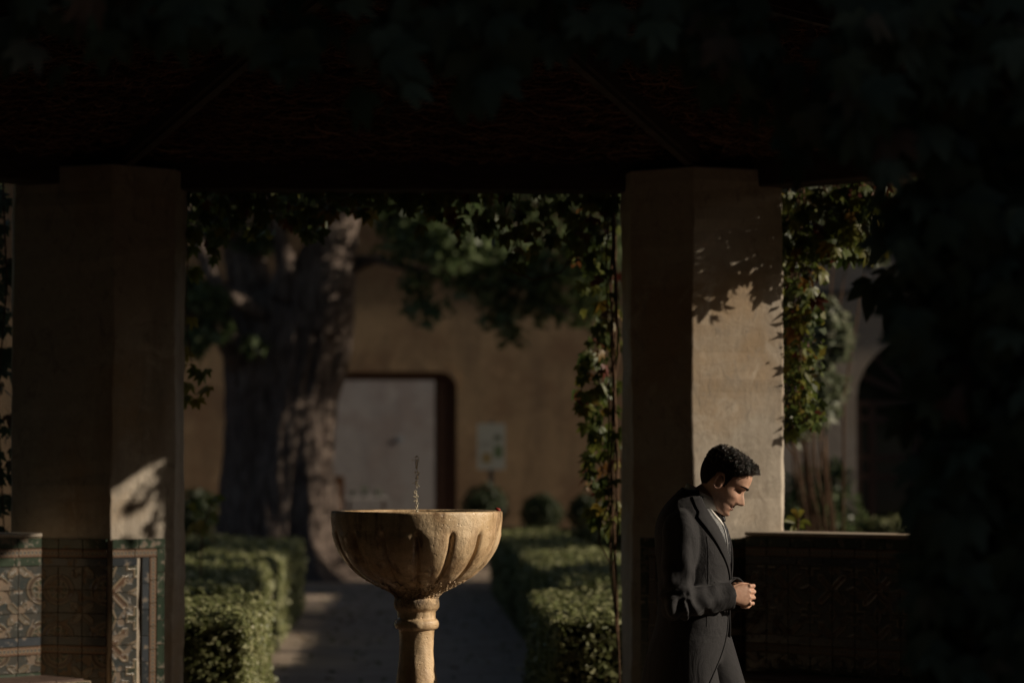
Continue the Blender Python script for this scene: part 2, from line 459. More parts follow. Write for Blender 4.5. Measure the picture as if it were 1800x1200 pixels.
    def cloth(name, a, b, wr=0.45):
        M = Mat(name, a, 0.8, 0.2); w = M.noise(9, 4, 0.5, M.coord(scale=(1, 1, 0.6)), 0.8); f = M.noise(420, 2)
        cr = M.voronoi(7, M.coord(scale=(1, 1, 0.5), rot=(0.4, 0.3, 0.2)), 'SMOOTH_F1'); M.color(M.ramp(f, [(0.3, a), (0.7, b)])).bump(w * 4.0 + cr * 2.5 + f * 0.3, wr, 0.009)
        M.b.inputs['Sheen Weight'].default_value = 0.06; M.b.inputs['Sheen Roughness'].default_value = 0.4; return M.m
    MT['suit'] = cloth('charcoal_wool', (0.018, 0.0175, 0.019), (0.034, 0.033, 0.036))
    MT['suit_dark'] = cloth('charcoal_satin', (0.018, 0.0175, 0.019), (0.030, 0.029, 0.032), 0.2)
    MT['trouser'] = cloth('trouser_wool', (0.019, 0.0185, 0.020), (0.034, 0.033, 0.036))
    MT['shirt'] = cloth('white_cotton', (0.72, 0.70, 0.66), (0.8, 0.78, 0.74), 0.3)
    M = Mat('paisley', rough=0.45, spec=0.4); v = M.voronoi(60); d = E.op('SINE', v * 60.0)
    n = M.noise(60, 3); M.color(M.ramp(d * 0.5 + n * 0.6 , [(0.25, (0.03, 0.033, 0.04)), (0.5, (0.16, 0.17, 0.19)), (0.8, (0.50, 0.50, 0.48))])); MT['paisley'] = M.m
    M = Mat('tie_silk', rough=0.4, spec=0.4); v = M.voronoi(110); M.color(M.ramp(v, [(0.1, (0.30, 0.30, 0.30)), (0.3, (0.03, 0.03, 0.034)), (0.6, (0.02, 0.02, 0.023))])); MT['tie'] = M.m
    MT['button'] = Mat('button', (0.02, 0.02, 0.02), 0.15, 0.7).m
    MT['shoe'] = Mat('shoe_leather', (0.012, 0.01, 0.009), 0.25, 0.5).m
    # small things
    M = Mat('water', (0.75, 0.72, 0.62), 0.03, 0.5); M.b.inputs['Transmission Weight'].default_value = 1.0; M.b.inputs['IOR'].default_value = 1.33; n = M.noise(25, 3); M.bump(n, 0.4, 0.01); MT['water'] = M.m
    M = Mat('spray', (0.85, 0.76, 0.58), 0.08, 0.8); M.b.inputs['Transmission Weight'].default_value = 0.2; MT['spray'] = M.m
    M = Mat('panel_print', (0.5, 0.5, 0.46), 0.4)
    sp = M.node('ShaderNodeSeparateXYZ'); t = M.node('ShaderNodeTexCoord'); M.l(t.outputs['UV'], sp.inputs[0]); u = E(sp.outputs[0]); v = E(sp.outputs[1])
    def rect(x0, x1, y0, y1): return u.gt(x0) * u.lt(x1) * v.gt(y0) * v.lt(y1)
    c = M.mix(rect(0.08, 0.5, 0.48, 0.62) * E.op('PINGPONG', v * 40.0, 1.0), (0.33, 0.34, 0.31), (0.2, 0.2, 0.18))
    c = M.mix(rect(0.60, 0.90, 0.26, 0.52), c, (0.10, 0.14, 0.07)); c = M.mix(rect(0.60, 0.85, 0.64, 0.74), c, (0.07, 0.09, 0.05)); c = M.mix(rect(0.16, 0.5, 0.14, 0.36), c, (0.24, 0.18, 0.08))
    M.color(c); MT['panel'] = M.m
    MT['metal'] = Mat('dark_metal', (0.05, 0.05, 0.05), 0.5, 0.5).m
    MT['glass'] = Mat('dark_glass', (0.012, 0.013, 0.015), 0.08, 0.6).m
    MT['frame'] = Mat('window_timber', (0.045, 0.028, 0.024), 0.6, 0.3).m
    MT['lampglass'] = Mat('lamp_disc_glaze', (0.30, 0.34, 0.38), 0.3, 0.5).m
    MT['whitestone'] = Mat('white_marble', (0.68, 0.68, 0.68), 0.35, 0.5).m
    MT['petal'] = Mat('red_petal', (0.28, 0.03, 0.02), 0.5, 0.3).m
    MT['roof_tile'] = Mat('roof_clay', (0.30, 0.15, 0.09), 0.85, 0.2).m


make_materials()

# world matrices of parents, so that parts can be written in world coordinates
WM = {}
def root(name, loc, label, cat, group=None):
    o = empty(name, loc)
    WM[o.name] = Matrix.Translation(loc)
    return tag(o, label, cat, group)


def adopt(o, parent):
    """parent o, whose coordinates are world coordinates"""
    o.parent = parent
    o.matrix_parent_inverse = WM.get(parent.name, Matrix.Identity(4)).inverted()
    return o


def part(mb, name, mat, parent, smooth=False):
    return adopt(mb.build(name, mat, None, smooth), parent)


# ------------------------------------------------------------------ ground
g = MB().add([(-120, -60, 0), (120, -60, 0), (120, 160, 0), (-120, 160, 0)], [(0, 1, 2, 3)]).build('ground', MT['earth'])
tag(g, kind='structure')
def wobbly_strip(name, ys, xl, xr, z, mat):
    rows = [[(xl(y) + 0.03 * math.sin(y * 3.1), y, z), (xr(y) + 0.03 * math.sin(y * 2.3 + 1), y, z)] for y in ys]
    return tag(MB().rings(rows, closed=False, cap=False).build(name, mat), kind='structure')
wobbly_strip('garden_path', np.linspace(4.2, 36.2, 60), lambda y: -1.25 - 0.006 * y if y < 27 else -9.0, lambda y: 1.15 + 0.006 * y if y < 27 else 6.0, 0.004, MT['gravel'])
wobbly_strip('front_path', np.linspace(-30, -4.4, 40), lambda y: -2.5, lambda y: 2.5, 0.004, MT['gravel'])
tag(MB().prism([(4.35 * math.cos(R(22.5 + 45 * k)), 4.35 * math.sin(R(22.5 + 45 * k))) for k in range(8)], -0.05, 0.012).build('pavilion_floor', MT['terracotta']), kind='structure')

# ------------------------------------------------------------------ pavilion
pav = root('pavilion', (0, 0, 0), 'octagonal garden pavilion with plastered piers, dark beams and brushwood roof round the fountain', 'pavilion')
PIER = [(1.09, 3.85), (1.12, 3.58), (1.41, 3.35), (1.885, 3.52), (1.90, 3.60), (1.72, 3.92), (1.30, 4.0)]
def pier_poly(sx, sy, swap):
    P = [((y, x) if swap else (x, y)) for x, y in PIER]
    return [(x * sx, y * sy) for x, y in P]
piers = {}
for sx in (1, -1):
    for sy in (1, -1):
        for swap in (False, True):
            poly = pier_poly(sx, sy, swap)
            if (sx, sy, swap) == (1, -1, False): poly = [(x + 0.10, y) for x, y in poly]
            if (sx, sy, swap) == (-1, 1, False): poly = [(x - 0.125, y + 0.045) if i in (3, 4) else (x - 0.075, y) for i, (x, y) in enumerate(poly)]
            area = sum(poly[i][0] * poly[(i + 1) % 7][1] - poly[(i + 1) % 7][0] * poly[i][1] for i in range(7))
            if area < 0: poly = poly[::-1]
            # slightly uneven hand-trowelled faces: several courses, small waver
            rows = []
            for z in np.linspace(0, 3.14, 48):
                rows.append([(x + 0.005 * math.sin(3 * z + i * 2 + sx) + random.gauss(0, .0022), y + 0.005 * math.sin(2.3 * z + i + sy) + random.gauss(0, .0022), z) for i, (x, y) in enumerate(poly)])
            o = part(MB().rings(rows), 'pier', MT['plaster'], pav)
            bevel(o, 0.008, 2)
            piers[(sx, sy, swap)] = o
# ring beams
for k in range(8):
    th = R(90 - 45 * k)
    n = Vector((math.cos(th), math.sin(th), 0)); t = Vector((n.y, -n.x, 0))
    ap = 3.80; half = 1.62
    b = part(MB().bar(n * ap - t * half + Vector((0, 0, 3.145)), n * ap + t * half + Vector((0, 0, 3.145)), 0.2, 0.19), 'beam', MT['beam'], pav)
    bevel(b, 0.01)
# roof: a shallow octagonal cone
APEX = Vector((0, 0, 3.76)); EZ = 3.205; EAP = 4.15
def roof_z(ap): return EZ + 0.03 + (APEX.z - EZ) * (1 - ap / 3.6)
cr = EAP / math.cos(R(22.5))
top = []; bot = []
for k in range(8):
    a = R(67.5 - 45 * k); top.append((cr * math.cos(a), cr * math.sin(a), roof_z(EAP) + 0.16)); bot.append((cr * math.cos(a), cr * math.sin(a), roof_z(EAP) + 0.01))
mb = MB()
V = top + bot + [(0, 0, roof_z(0) + 0.2), (0, 0, roof_z(0) + 0.01)]
F = []
for k in range(8):
    j = (k + 1) % 8
    F += [(k, 16, j), (8 + k, 8 + j, 17), (k, j, 8 + j, 8 + k)]
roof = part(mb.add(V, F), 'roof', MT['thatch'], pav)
# ribs
for k in range(8):
    a = R(67.5 - 45 * k); p = Vector((4.0 * math.cos(a), 4.0 * math.sin(a), roof_z(3.72) - 0.045)); q = Vector((0.06 * math.cos(a), 0.06 * math.sin(a), roof_z(0.05) - 0.045))
    rb = part(MB().bar(p, q, 0.085, 0.11), 'rib', MT['beam'], pav)
    part(MB().bar(p + Vector((0, 0, -0.067)), q + Vector((0, 0, -0.067)), 0.04, 0.022), 'edge_strip', MT['beam'], rb)
    # wires holding the brush in flat bands
    for ap in (0.75, 1.25, 1.75, 2.25, 2.75, 3.2):
        a2 = R(67.5 - 45 * (k + 1)); r = ap / math.cos(R(22.5)); z = roof_z(ap) - 0.012
        bt = part(MB().bar((r * math.cos(a), r * math.sin(a), z), (r * math.cos(a2), r * math.sin(a2), z), 0.022, 0.02), 'batten', MT['beam'], roof)
# brushwood twigs under the roof
def twigs(n, n_pts=4):
    k = rng.integers(0, 8, n); k = np.where(rng.random(n) < 0.75, rng.choice([7, 0, 1], n), k)
    ap = 0.3 + 3.4 * np.sqrt(rng.random(n)); s = (rng.random(n) * 2 - 1) * ap * 0.414
    th = np.radians(90 - 45 * k)
    nx, ny = np.cos(th), np.sin(th); tx, ty = ny, -nx
    L = 0.06 + 0.34 * rng.random(n)**2; ang = rng.uniform(-np.pi, np.pi, n); curl = rng.normal(0, 5.0, n)
    V = np.zeros((n, n_pts, 3, 3)); rad = 0.0018 + 0.003 * rng.random(n)**2
    zz = rng.random(n) * 0.03
    cs, cp = s.copy(), ap.copy(); a = ang.copy()
    for i in range(n_pts):
        z = roof_z(cp) - 0.004 - zz - 0.02 * np.sin(np.pi * i / (n_pts - 1)) * rng.random(n)
        x = nx * cp + tx * cs; y = ny * cp + ty * cs
        for j in range(3):
            q = 2 * np.pi * j / 3
            V[:, i, j, 0] = x + rad * np.cos(q) * nx; V[:, i, j, 1] = y + rad * np.cos(q) * ny; V[:, i, j, 2] = z + rad * np.sin(q)
        cs = cs + np.cos(a) * L / n_pts; cp = np.clip(cp + np.sin(a) * L / n_pts, 0.05, 4.0); a = a + curl * L / n_pts
    base = (np.arange(n) * n_pts * 3)[:, None, None]
    f = np.array([[i * 3 + j, i * 3 + (j + 1) % 3, (i + 1) * 3 + (j + 1) % 3, (i + 1) * 3 + j] for i in range(n_pts - 1) for j in range(3)])
    return V.reshape(-1, 3), (base + f[None]).reshape(-1, 4)
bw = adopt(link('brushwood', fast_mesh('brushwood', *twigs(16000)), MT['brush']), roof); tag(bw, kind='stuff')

# ------------------------------------------------------------------ glazed tiles
TILE = {}
def tile_mesh(w, h, fu, fv, key, mat):
    k = (round(w, 4), round(h, 4), fu, fv, key)
    if k in TILE: return TILE[k]
    g = 0.0008; c = 0.0016; d = 0.006
    V = [(-w / 2 + g, 0, -h / 2 + g), (w / 2 - g, 0, -h / 2 + g), (w / 2 - g, 0, h / 2 - g), (-w / 2 + g, 0, h / 2 - g)]
    V += [(-w / 2 + g + c, -d, -h / 2 + g + c), (w / 2 - g - c, -d, -h / 2 + g + c), (w / 2 - g - c, -d, h / 2 - g - c), (-w / 2 + g + c, -d, h / 2 - g - c)]
    me = bpy.data.meshes.new('tile'); me.from_pydata(V, [], [(4, 5, 6, 7), (0, 1, 5, 4), (1, 2, 6, 5), (2, 3, 7, 6), (3, 0, 4, 7)])
    uv = me.uv_layers.new(name='UVMap')
    for l in me.loops:
        x, y, z = V[l.vertex_index]; a = x / w + 0.5; b = z / h + 0.5
        if key == 'rope': uv.data[l.index].uv = (a, b * 2 - 1)
        elif key == 'ropev': uv.data[l.index].uv = (b, a * 2 - 1)
        else: uv.data[l.index].uv = (1 - a if fu else a, 1 - b if fv else b)
    me.materials.append(MT[mat]); TILE[k] = me
    return me


def put_tile(parent, c, n, w, h, key, mat, fu=0, fv=0):
    o = bpy.data.objects.new('tile', tile_mesh(w, h, fu, fv, key, mat))
    COL.objects.link(o)
    o.location = c; o.rotation_euler = (random.uniform(-1, 1) * 0.008, 0, math.atan2(n[0], -n[1]) + random.uniform(-1, 1) * 0.008)
    adopt(o, parent)


def tile_rows(parent, p0, p1, n, ztop, rows, pat):
    """rows of tiles on a vertical face from p0 to p1 (left to right)"""
    p0 = Vector((*p0, 0)); p1 = Vector((*p1, 0)); n = Vector((*n, 0)).normalized(); L = (p1 - p0).length; t = (p1 - p0) / L
    z = ztop; mi = 0
    for kind, h in rows:
        w0 = {'green': 0.145, 'rope': 0.135, 'strip': 0.16, 'blue': 0.135, 'motif': 0.135}[kind]
        m = max(1, round(L / w0)); w = L / m
        for i in range(m):
            c = p0 + t * (w * (i + 0.5)) + n * (0.001 + random.uniform(0, 0.0012)) + Vector((0, 0, z - h / 2))
            if kind == 'green': put_tile(parent, c, n, w, h, 'plain', 'tile_green')
            elif kind == 'strip': put_tile(parent, c, n, w, h, 'plain', 'tile_green' if random.random() < 0.5 else 'tile_blue')
            elif kind == 'blue': put_tile(parent, c, n, w, h, 'plain', 'tile_blue')
            elif kind == 'rope': put_tile(parent, c, n, w, h, 'rope', 'tile_rope')
            else: put_tile(parent, c, n, w, h, 'm', pat, i % 2, mi % 2)
        if kind == 'motif': mi += 1
        z -= h


ROWS = [('green', 0.05), ('rope', 0.045), ('strip', 0.042), ('motif', 0.115), ('motif', 0.115), ('motif', 0.115), ('blue', 0.045), ('rope', 0.043)]
DOWN = [('motif', 0.115)] * 5
# dado of the two far piers
def on_face(a, b, s0, s1):
    a = Vector(a); b = Vector(b); t = (b - a).normalized()
    return tuple(a + t * s0), tuple(a + t * s1)
def face_n(p0, p1):
    d = Vector(p1) - Vector(p0); return (d.y, -d.x)
for sx in (-1, 1):
    P = piers[(sx, 1, False)]
    cre = (1.41, 3.35) if sx > 0 else (-1.485, 3.35); ope = (1.12, 3.58) if sx > 0 else (-1.195, 3.58); far = (1.885, 3.52) if sx > 0 else (-2.01, 3.565)
    a, b = (cre, ope) if sx < 0 else (ope, cre)         # splayed face beside the opening
    L = (Vector(b) - Vector(a)).length
    fn = face_n(a, b)
    m0, m1 = (0.004, 0.15) if sx < 0 else (L - 0.15, L - 0.004)
    g0, g1 = (0.004, L - 0.055) if sx < 0 else (0.055, L - 0.004)
    q0, q1 = on_face(a, b, g0, g1)
    tile_rows(P, q0, q1, fn, 1.272, [('green', 0.05)], 'tile_foil')
    e0, e1 = (g0, g1 - 0.05) if sx < 0 else (g0 + 0.05, g1)
    q0, q1 = on_face(a, b, e0, e1); tile_rows(P, q0, q1, fn, 1.222, [('rope', 0.043)], 'tile_foil')
    q0, q1 = on_face(a, b, m0, m1)
    tile_rows(P, q0, q1, fn, 1.179, [('strip', 0.042)] + [('motif', 0.13)] * 8, 'tile_cross')
    cols = [('plain', 'tile_green', 0.026, 0.05, 0.12), ('ropev', 'tile_rope', 0.072, 0.043, 0.115), ('plain', 'tile_blue', 0.116, 0.042, 0.13)]
    for key, mt, off, w, h in cols:
        s = (g1 - off) if sx < 0 else (g0 + off)
        z = 1.222 if mt == 'tile_green' else 1.179
        while z > 0.1:
            p, _ = on_face(a, b, s, s + 0.1); put_tile(P, Vector((p[0], p[1], z - h / 2)) + Vector((*fn, 0)).normalized() * 0.001, fn, w, h, key, mt); z -= h
    a, b = (far, cre) if sx < 0 else (cre, far)
    L = (Vector(b) - Vector(a)).length
    q0, q1 = on_face(a, b, 0.004, L - 0.02) if sx < 0 else on_face(a, b, 0.02, L - 0.004)
    tile_rows(P, q0, q1, face_n(a, b), 1.272, ROWS + [('motif', 0.115)] * 5, 'tile_foil' if sx < 0 else 'tile_cross')

# ------------------------------------------------------------------ tiled benches on the far diagonals
def bench(sx, label, pat):
    c45 = math.sqrt(0.5); n = Vector((-c45 * sx, -c45, 0)); t = Vector((c45, -c45 * sx, 0)) if sx > 0 else Vector((c45, c45, 0))
    mid = Vector((2.525 * sx, 2.525, 0)) if sx > 0 else Vector((-2.60, 2.45, 0)); half = 1.20 if sx > 0 else 1.11
    B = root('tiled_bench', tuple(mid), label, 'bench', 'tiled benches between the pavilion piers')
    def slab(name, off0, off1, z0, z1, mat, hl=half):
        poly = [mid - t * hl + n * off0, mid + t * hl + n * off0, mid + t * hl + n * off1, mid - t * hl + n * off1]
        pts = [(p.x, p.y) for p in poly]
        return part(MB().prism(pts, z0, z1), name, mat, B)
    bw_ = slab('back_wall', 0.0, -0.28, 0.0, 1.285, MT['mortar'])
    cp = slab('coping', 0.012, -0.30, 1.287, 1.305, MT['plaster']); bevel(cp, 0.005)
    se = slab('seat', 0.002, 0.335, 0.0, 0.60, MT['mortar'], half + 0.05)
    # seat paving
    m = 14
    for i in range(m):
        s = -half + 2 * half * (i + 0.5) / m; p = mid + t * s + n * 0.17
        o = bpy.data.objects.new('tile', None)
        me = TILE.get('seat')
        if me is None:
            w = 2 * half / m - 0.004
            me = MB().box((-w / 2, -0.165, 0), (w / 2, 0.165, 0.012)).mesh('seat_tile'); me.materials.append(MT['terracotta']); TILE['seat'] = me
        o = bpy.data.objects.new('tile', me); COL.objects.link(o); o.location = (p.x, p.y, 0.601); o.rotation_euler = (0, 0, math.atan2(t.y, t.x)); adopt(o, se)
    a = mid - t * half; b = mid + t * half
    tile_rows(bw_, (a.x, a.y), (b.x, b.y), (n.x, n.y), 1.283, ROWS + [('motif', 0.085), ('green', 0.055)], pat)
    a = mid - t * (half + 0.04) + n * 0.336; b = mid + t * (half + 0.04) + n * 0.336
    tile_rows(se, (a.x, a.y), (b.x, b.y), (n.x, n.y), 0.598, [('green', 0.055), ('motif', 0.115), ('motif', 0.115), ('rope', 0.045)], 'tile_cross')
    return B
bench(1, 'dark tiled bench wall with orange cross pattern right of the standing man', 'tile_cross')
bench(-1, 'tiled bench wall with quatrefoil pattern at the left edge beside the left pier', 'tile_foil')

# ------------------------------------------------------------------ fountain
FX, FY = 0.017, 0.0
fo = root('fountain', (FX, FY, 0), 'sandstone pedestal fountain with lobed bowl and thin water jet', 'fountain')
def lathe(prof, n=96, lobes=None, jit=0.0):
    rows = []
    for z, r in prof:
        row = []
        for k in range(n):
            a = 2 * math.pi * k / n; rr = r
            if lobes: rr = lobes(z, r, a)
            if jit: rr += jit * (math.sin(a * 7 + z * 60) * math.sin(a * 3 - z * 31) + 0.6 * random.uniform(-1, 1))
            row.append((FX + rr * math.cos(a), FY + rr * math.sin(a), z))
        rows.append(row)
    return rows
S = 470.0
def zy(py): return 1.63 - (py - 820) / S
bp = [(1047, 37), (1040, 44), (1030, 64), (1021, 81), (1012, 96), (1001, 109), (990, 120), (978, 129), (965, 137), (950, 143), (935, 147), (920, 149.5), (908, 150.5), (900, 150.5)]
zz = np.array([zy(p) for p, r in bp]); rr = np.array([r / S for p, r in bp])
zs = np.linspace(zz[0], zz[-1], 60)
rs = smooth_interp(zs, zz, rr)
def lobes(z, r, a):
    # fifteen gadroons: rounded swellings parted by deep grooves that run out below the rim
    ph = ((a + math.pi / 2) * 15 / (2 * math.pi)) % 1.0
    d = min(ph, 1 - ph)
    t = (z - zs[0]) / (zs[-1] - zs[0])
    env = max(0.0, min(1.0, (0.80 - t) / 0.07)) * max(0.0, min(1.0, (t - 0.10) / 0.15))
    groove = math.exp(-(d / 0.062) ** 2)
    return r - 0.015 * groove * env + 0.008 * env * (math.cos((ph - 0.5) * math.pi)) - 0.003 * env
outer = lathe(list(zip(zs, rs)), 300, lobes)
zt = zs[-1]
rim = lathe([(zt + 0.004, 0.3185), (zt + 0.007, 0.313), (zt + 0.006, 0.300), (zt + 0.001, 0.294), (zt - 0.03, 0.285), (zt - 0.12, 0.22), (zt - 0.17, 0.10)], 300)
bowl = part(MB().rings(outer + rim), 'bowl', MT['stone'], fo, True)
# lime crust under the bowl
cv = []
mbc = MB()
for i in range(900):
    a = random.uniform(0, 2 * math.pi); t = random.random() ** 1.5; z = zs[0] - 0.002 + 0.065 * t
    r = float(np.interp(z, zs, rs)) - 0.0005
    s = random.uniform(0.0018, 0.006)
    mbc.ellipsoid((FX + r * math.cos(a), FY + r * math.sin(a), z), (s, s * random.uniform(.7, 1.3), s * random.uniform(.6, 1.2)), 6, 4)
tag(part(mbc, 'lime_crust', MT['stone'], fo, True), kind='stuff')
pp = [(1586, 150), (1560, 150), (1556, 120), (1545, 112), (1500, 70), (1470, 52), (1440, 46), (1400, 50), (1330, 55), (1260, 45), (1200, 36.5), (1180, 34), (1160, 31.5), (1140, 30), (1120, 29.8), (1106, 31), (1103.5, 32), (1102.5, 36), (1099, 38.2), (1094, 39), (1089, 38.2), (1086, 36), (1085, 33.8), (1082, 33.4), (1074, 33.5), (1071, 34.5), (1069.5, 37), (1065, 39.3), (1059, 40), (1053, 39.6), (1049, 38), (1046, 35)]
prof = [(max(0.013, zy(p)), r / S) for p, r in pp]
fine = []
for (z0, r0), (z1, r1) in zip(prof[:-1], prof[1:]):
    m = max(1, int(abs(z1 - z0) / 0.02))
    for i in range(m): fine.append((z0 + (z1 - z0) * i / m, r0 + (r1 - r0) * i / m))
fine.append(prof[-1])
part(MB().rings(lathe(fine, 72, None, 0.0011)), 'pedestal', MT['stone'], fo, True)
part(MB().rings(lathe([(zt - 0.012, 0.292), (zt - 0.006, 0.291)], 64)), 'water', MT['water'], fo)
jet = MB()
H = 0.215
for i in range(150):
    t = random.random(); z = zt - 0.005 + H * t
    sw = 0.004 + 0.006 * t
    x = FX - 0.001 + 0.003 * math.sin(z * 40) + random.gauss(0, sw * 0.5); y = FY + random.gauss(0, sw)
    if random.random() < 0.25 and 0.2 < t < 0.55: x -= 0.010
    s = random.uniform(0.0010, 0.0026)
    jet.ellipsoid((x, y, z), (s, s, s * random.uniform(1, 2.2)), 6, 4)
for i in range(40):
    a = random.uniform(0, 6.28); r = 0.03 * random.random() ** 0.5; s = random.uniform(0.001, 0.003)
    jet.ellipsoid((FX + r * math.cos(a), FY + r * math.sin(a), zt - 0.004 + random.random() * 0.006), (s * 1.5, s * 1.5, s), 6, 4)
tag(part(jet, 'water_jet', MT['spray'], fo, True), kind='stuff')
part(MB().tube([(FX, FY, zt - 0.03), (FX, FY, zt + 0.004)], 0.006, 8), 'nozzle', MT['metal'], fo)
pt = MB().ellipsoid((0, 0, 0), (0.012, 0.009, 0.006), 10, 6).build('petal', MT['petal'], None, True)
pt.location = (FX + 0.302, -0.03, zt + 0.012); pt.rotation_euler = (0.2, 0.3, 0.4)
tag(pt, 'small red petal lying on the right rim of the fountain bowl', 'petal')

# ------------------------------------------------------------------ foliage tools
def rand_unit(n):
    v = rng.normal(size=(n, 3)); return v / np.linalg.norm(v, axis=1)[:, None]


def leaf_cloud(P, N, size, aspect=0.45, spread=0.8):
    """one folded leaf quad per point; N is the preferred facing"""
    n = len(P)
    nor = N + rand_unit(n) * spread; nor /= np.linalg.norm(nor, axis=1)[:, None]
    d = np.cross(nor, rand_unit(n)); d /= np.linalg.norm(d, axis=1)[:, None]
    w = np.cross(nor, d)
    L = (size * (0.65 + 0.7 * rng.random(n)))[:, None]
    W = L * aspect
    V = np.stack([P - d * L * 0.5, P + w * W * 0.5 + nor * W * 0.22 - d * L * 0.05, P + d * L * 0.5 - nor * W * 0.15, P - w * W * 0.5 + nor * W * 0.22 - d * L * 0.05], 1)
    F = np.arange(n * 4).reshape(n, 4)
    return V.reshape(-1, 3), F


def clump_points(centres, radii, counts):
    P = []; N = []
    for c, r, m in zip(centres, radii, counts):
        u = rand_unit(m); q = (rng.random(m) ** 0.45)[:, None]
        P.append(np.array(c) + u * q * np.array(r)); N.append(u * 0.6 + np.array((0, 0, 0.6)))
    return np.concatenate(P), np.concatenate(N)


def hedge(name, label, x0, x1, y0, y1, h, leaf=0.026, dens=2600, group='clipped box hedges along the path'):
    H = root(name, ((x0 + x1) / 2, (y0 + y1) / 2, 0), label, 'hedge', group)
    i = 0.03
    core = part(MB().box((x0 + i, y0 + i, 0.0), (x1 - i, y1 - i, h - i)), 'branch_core', MT['core'], H)
    P = []; N = []
    def side(area, gen, nor, face=None):
        m = int(area * dens); a = rng.random(m); b = rng.random(m)
        p = np.stack(gen(a, b), 1); nn = np.tile(np.array(nor, float), (m, 1))
        p += nn * rng.normal(0, 0.014, m)[:, None]
        # clipped growth stands uneven
        p += nn * (0.032 * np.sin(p[:, [0]] * 5 + p[:, [1]] * 4) * np.sin(p[:, [2]] * 9 + p[:, [1]] * 4 + 1) + 0.012 * np.sin(p[:, [0]] * 23 + p[:, [1]] * 19))
        P.append(p); N.append(nn if face is None else np.tile(np.array(face, float) / np.linalg.norm(face), (m, 1)))
    o1 = np.ones
    side((x1 - x0) * (y1 - y0), lambda a, b: (x0 + (x1 - x0) * a, y0 + (y1 - y0) * b, h * o1(len(a))), (0, 0, 1), (.35, -.1, 1))
    side((x1 - x0) * h, lambda a, b: (x0 + (x1 - x0) * a, y0 * o1(len(a)), h * b), (0, -1, 0))
    side((y1 - y0) * h, lambda a, b: (x0 * o1(len(a)), y0 + (y1 - y0) * a, h * b), (-1, 0, 0))
    side((y1 - y0) * h, lambda a, b: (x1 * o1(len(a)), y0 + (y1 - y0) * a, h * b), (1, 0, 0), (1, -.1, .4))
    P = np.concatenate(P); N = np.concatenate(N)
    # a few taller shoots
    m = int(len(P) * 0.01); k = rng.integers(0, len(P), m); P[k] += N[k] * (0.03 + 0.04 * rng.random(m))[:, None]
    V, F = leaf_cloud(P, N, leaf * np.exp(rng.normal(0, .25, len(P))), 0.62, 0.65)
    f = adopt(link('foliage', fast_mesh('foliage', V, F), MT['box_leaf']), H); tag(f, kind='stuff')
    return H


hedge('box_hedge', 'sunlit clipped box hedge just behind the left pier', -3.6, -0.89, 4.35, 6.9, 0.80, 0.034, 4200)
hedge('box_hedge', 'sunlit clipped box hedge just behind the right pier, beside the path', 0.80, 3.2, 4.5, 7.6, 0.80, 0.034, 3800)
hedge('box_hedge', 'long dim hedge along the left path edge leading to the big tree', -1.95, -1.22, 8.2, 20.7, 0.80, 0.05, 900)
hedge('box_hedge', 'long dim hedge along the right path edge leading to the back wall', 1.10, 1.85, 8.8, 25.5, 0.80, 0.05, 900)
hedge('box_hedge', 'farthest cross hedge in front of the big tree trunk', -6.0, -1.96, 19.9, 20.7, 0.80, 0.055, 700)
hedge('box_hedge', 'cross hedge in the middle of the left garden bed', -6.0, -1.96, 12.4, 13.4, 0.80, 0.05, 800)
hedge('box_hedge', 'cross hedge next behind the sunlit left hedge', -6.0, -1.96, 8.2, 9.3, 0.74, 0.045, 1000)
hedge('box_hedge', 'cross hedge next behind the sunlit right hedge', 1.86, 5.0, 8.8, 9.9, 0.76, 0.045, 900)
hedge('box_hedge', 'middle cross hedge in the right garden bed', 1.86, 5.0, 15.0, 16.0, 0.78, 0.05, 700)
hedge('box_hedge', 'farthest cross hedge in front of the round bushes', 1.86, 5.0, 24.6, 25.5, 0.80, 0.055, 600)
hedge('box_hedge', 'low dark hedge under the arched window', 3.6, 9.5, 21.0, 22.0, 0.98, 0.055, 600)

# ------------------------------------------------------------------ vine leaves
def creeper_leaf(seed, lobed=5):
    r = random.Random(seed); mb = MB()
    angs = [-72, -36, 0, 36, 72][:lobed]; lens = [0.58, 0.86, 1.0, 0.86, 0.58]
    for a, L in zip(angs, lens):
        a = R(a + r.uniform(-7, 7)); L *= r.uniform(0.9, 1.08); w = 0.22 * L * r.uniform(0.9, 1.15); dr = r.uniform(0.1, 0.35)
        ts = [0.06, 0.28, 0.48, 0.68, 0.86, 1.0]; ws = [0.02, 0.62, 1.0, 0.82, 0.36, 0.0]
        V = []; F = []
        ca, sa = math.cos(a), math.sin(a)
        def P(u, v, z): return (u * sa + v * ca, u * ca - v * sa, z)
        for t, q in zip(ts, ws):
            z = -dr * t * t * L; ser = 1 + (0.12 if int(t * 50) % 2 else -0.08)
            V += [P(t * L - 0.03 * q, -w * q * ser, z + 0.10 * w * q), P(t * L, 0, z - 0.0), P(t * L - 0.03 * q, w * q * ser, z + 0.10 * w * q)]
        for i in range(len(ts) - 1):
            F += [(3 * i, 3 * i + 1, 3 * i + 4, 3 * i + 3), (3 * i + 1, 3 * i + 2, 3 * i + 5, 3 * i + 4)]
        mb.add(V, F)
    mb.add([(-0.012, -0.45, 0.05), (0.012, -0.45, 0.05), (0.012, 0.06, 0), (-0.012, 0.06, 0)], [(0, 1, 2, 3)])
    return mb.mesh('leaf')
def mat_leaves(mat, n=4, s0=0):
    out = []
    for i in range(n):
        me = creeper_leaf(s0 + i); me.materials.append(MT[mat]); out.append(me)
    return out
LEAF = {k: mat_leaves(k, 4, 10) for k in ('vine', 'vdark', 'vyel')}


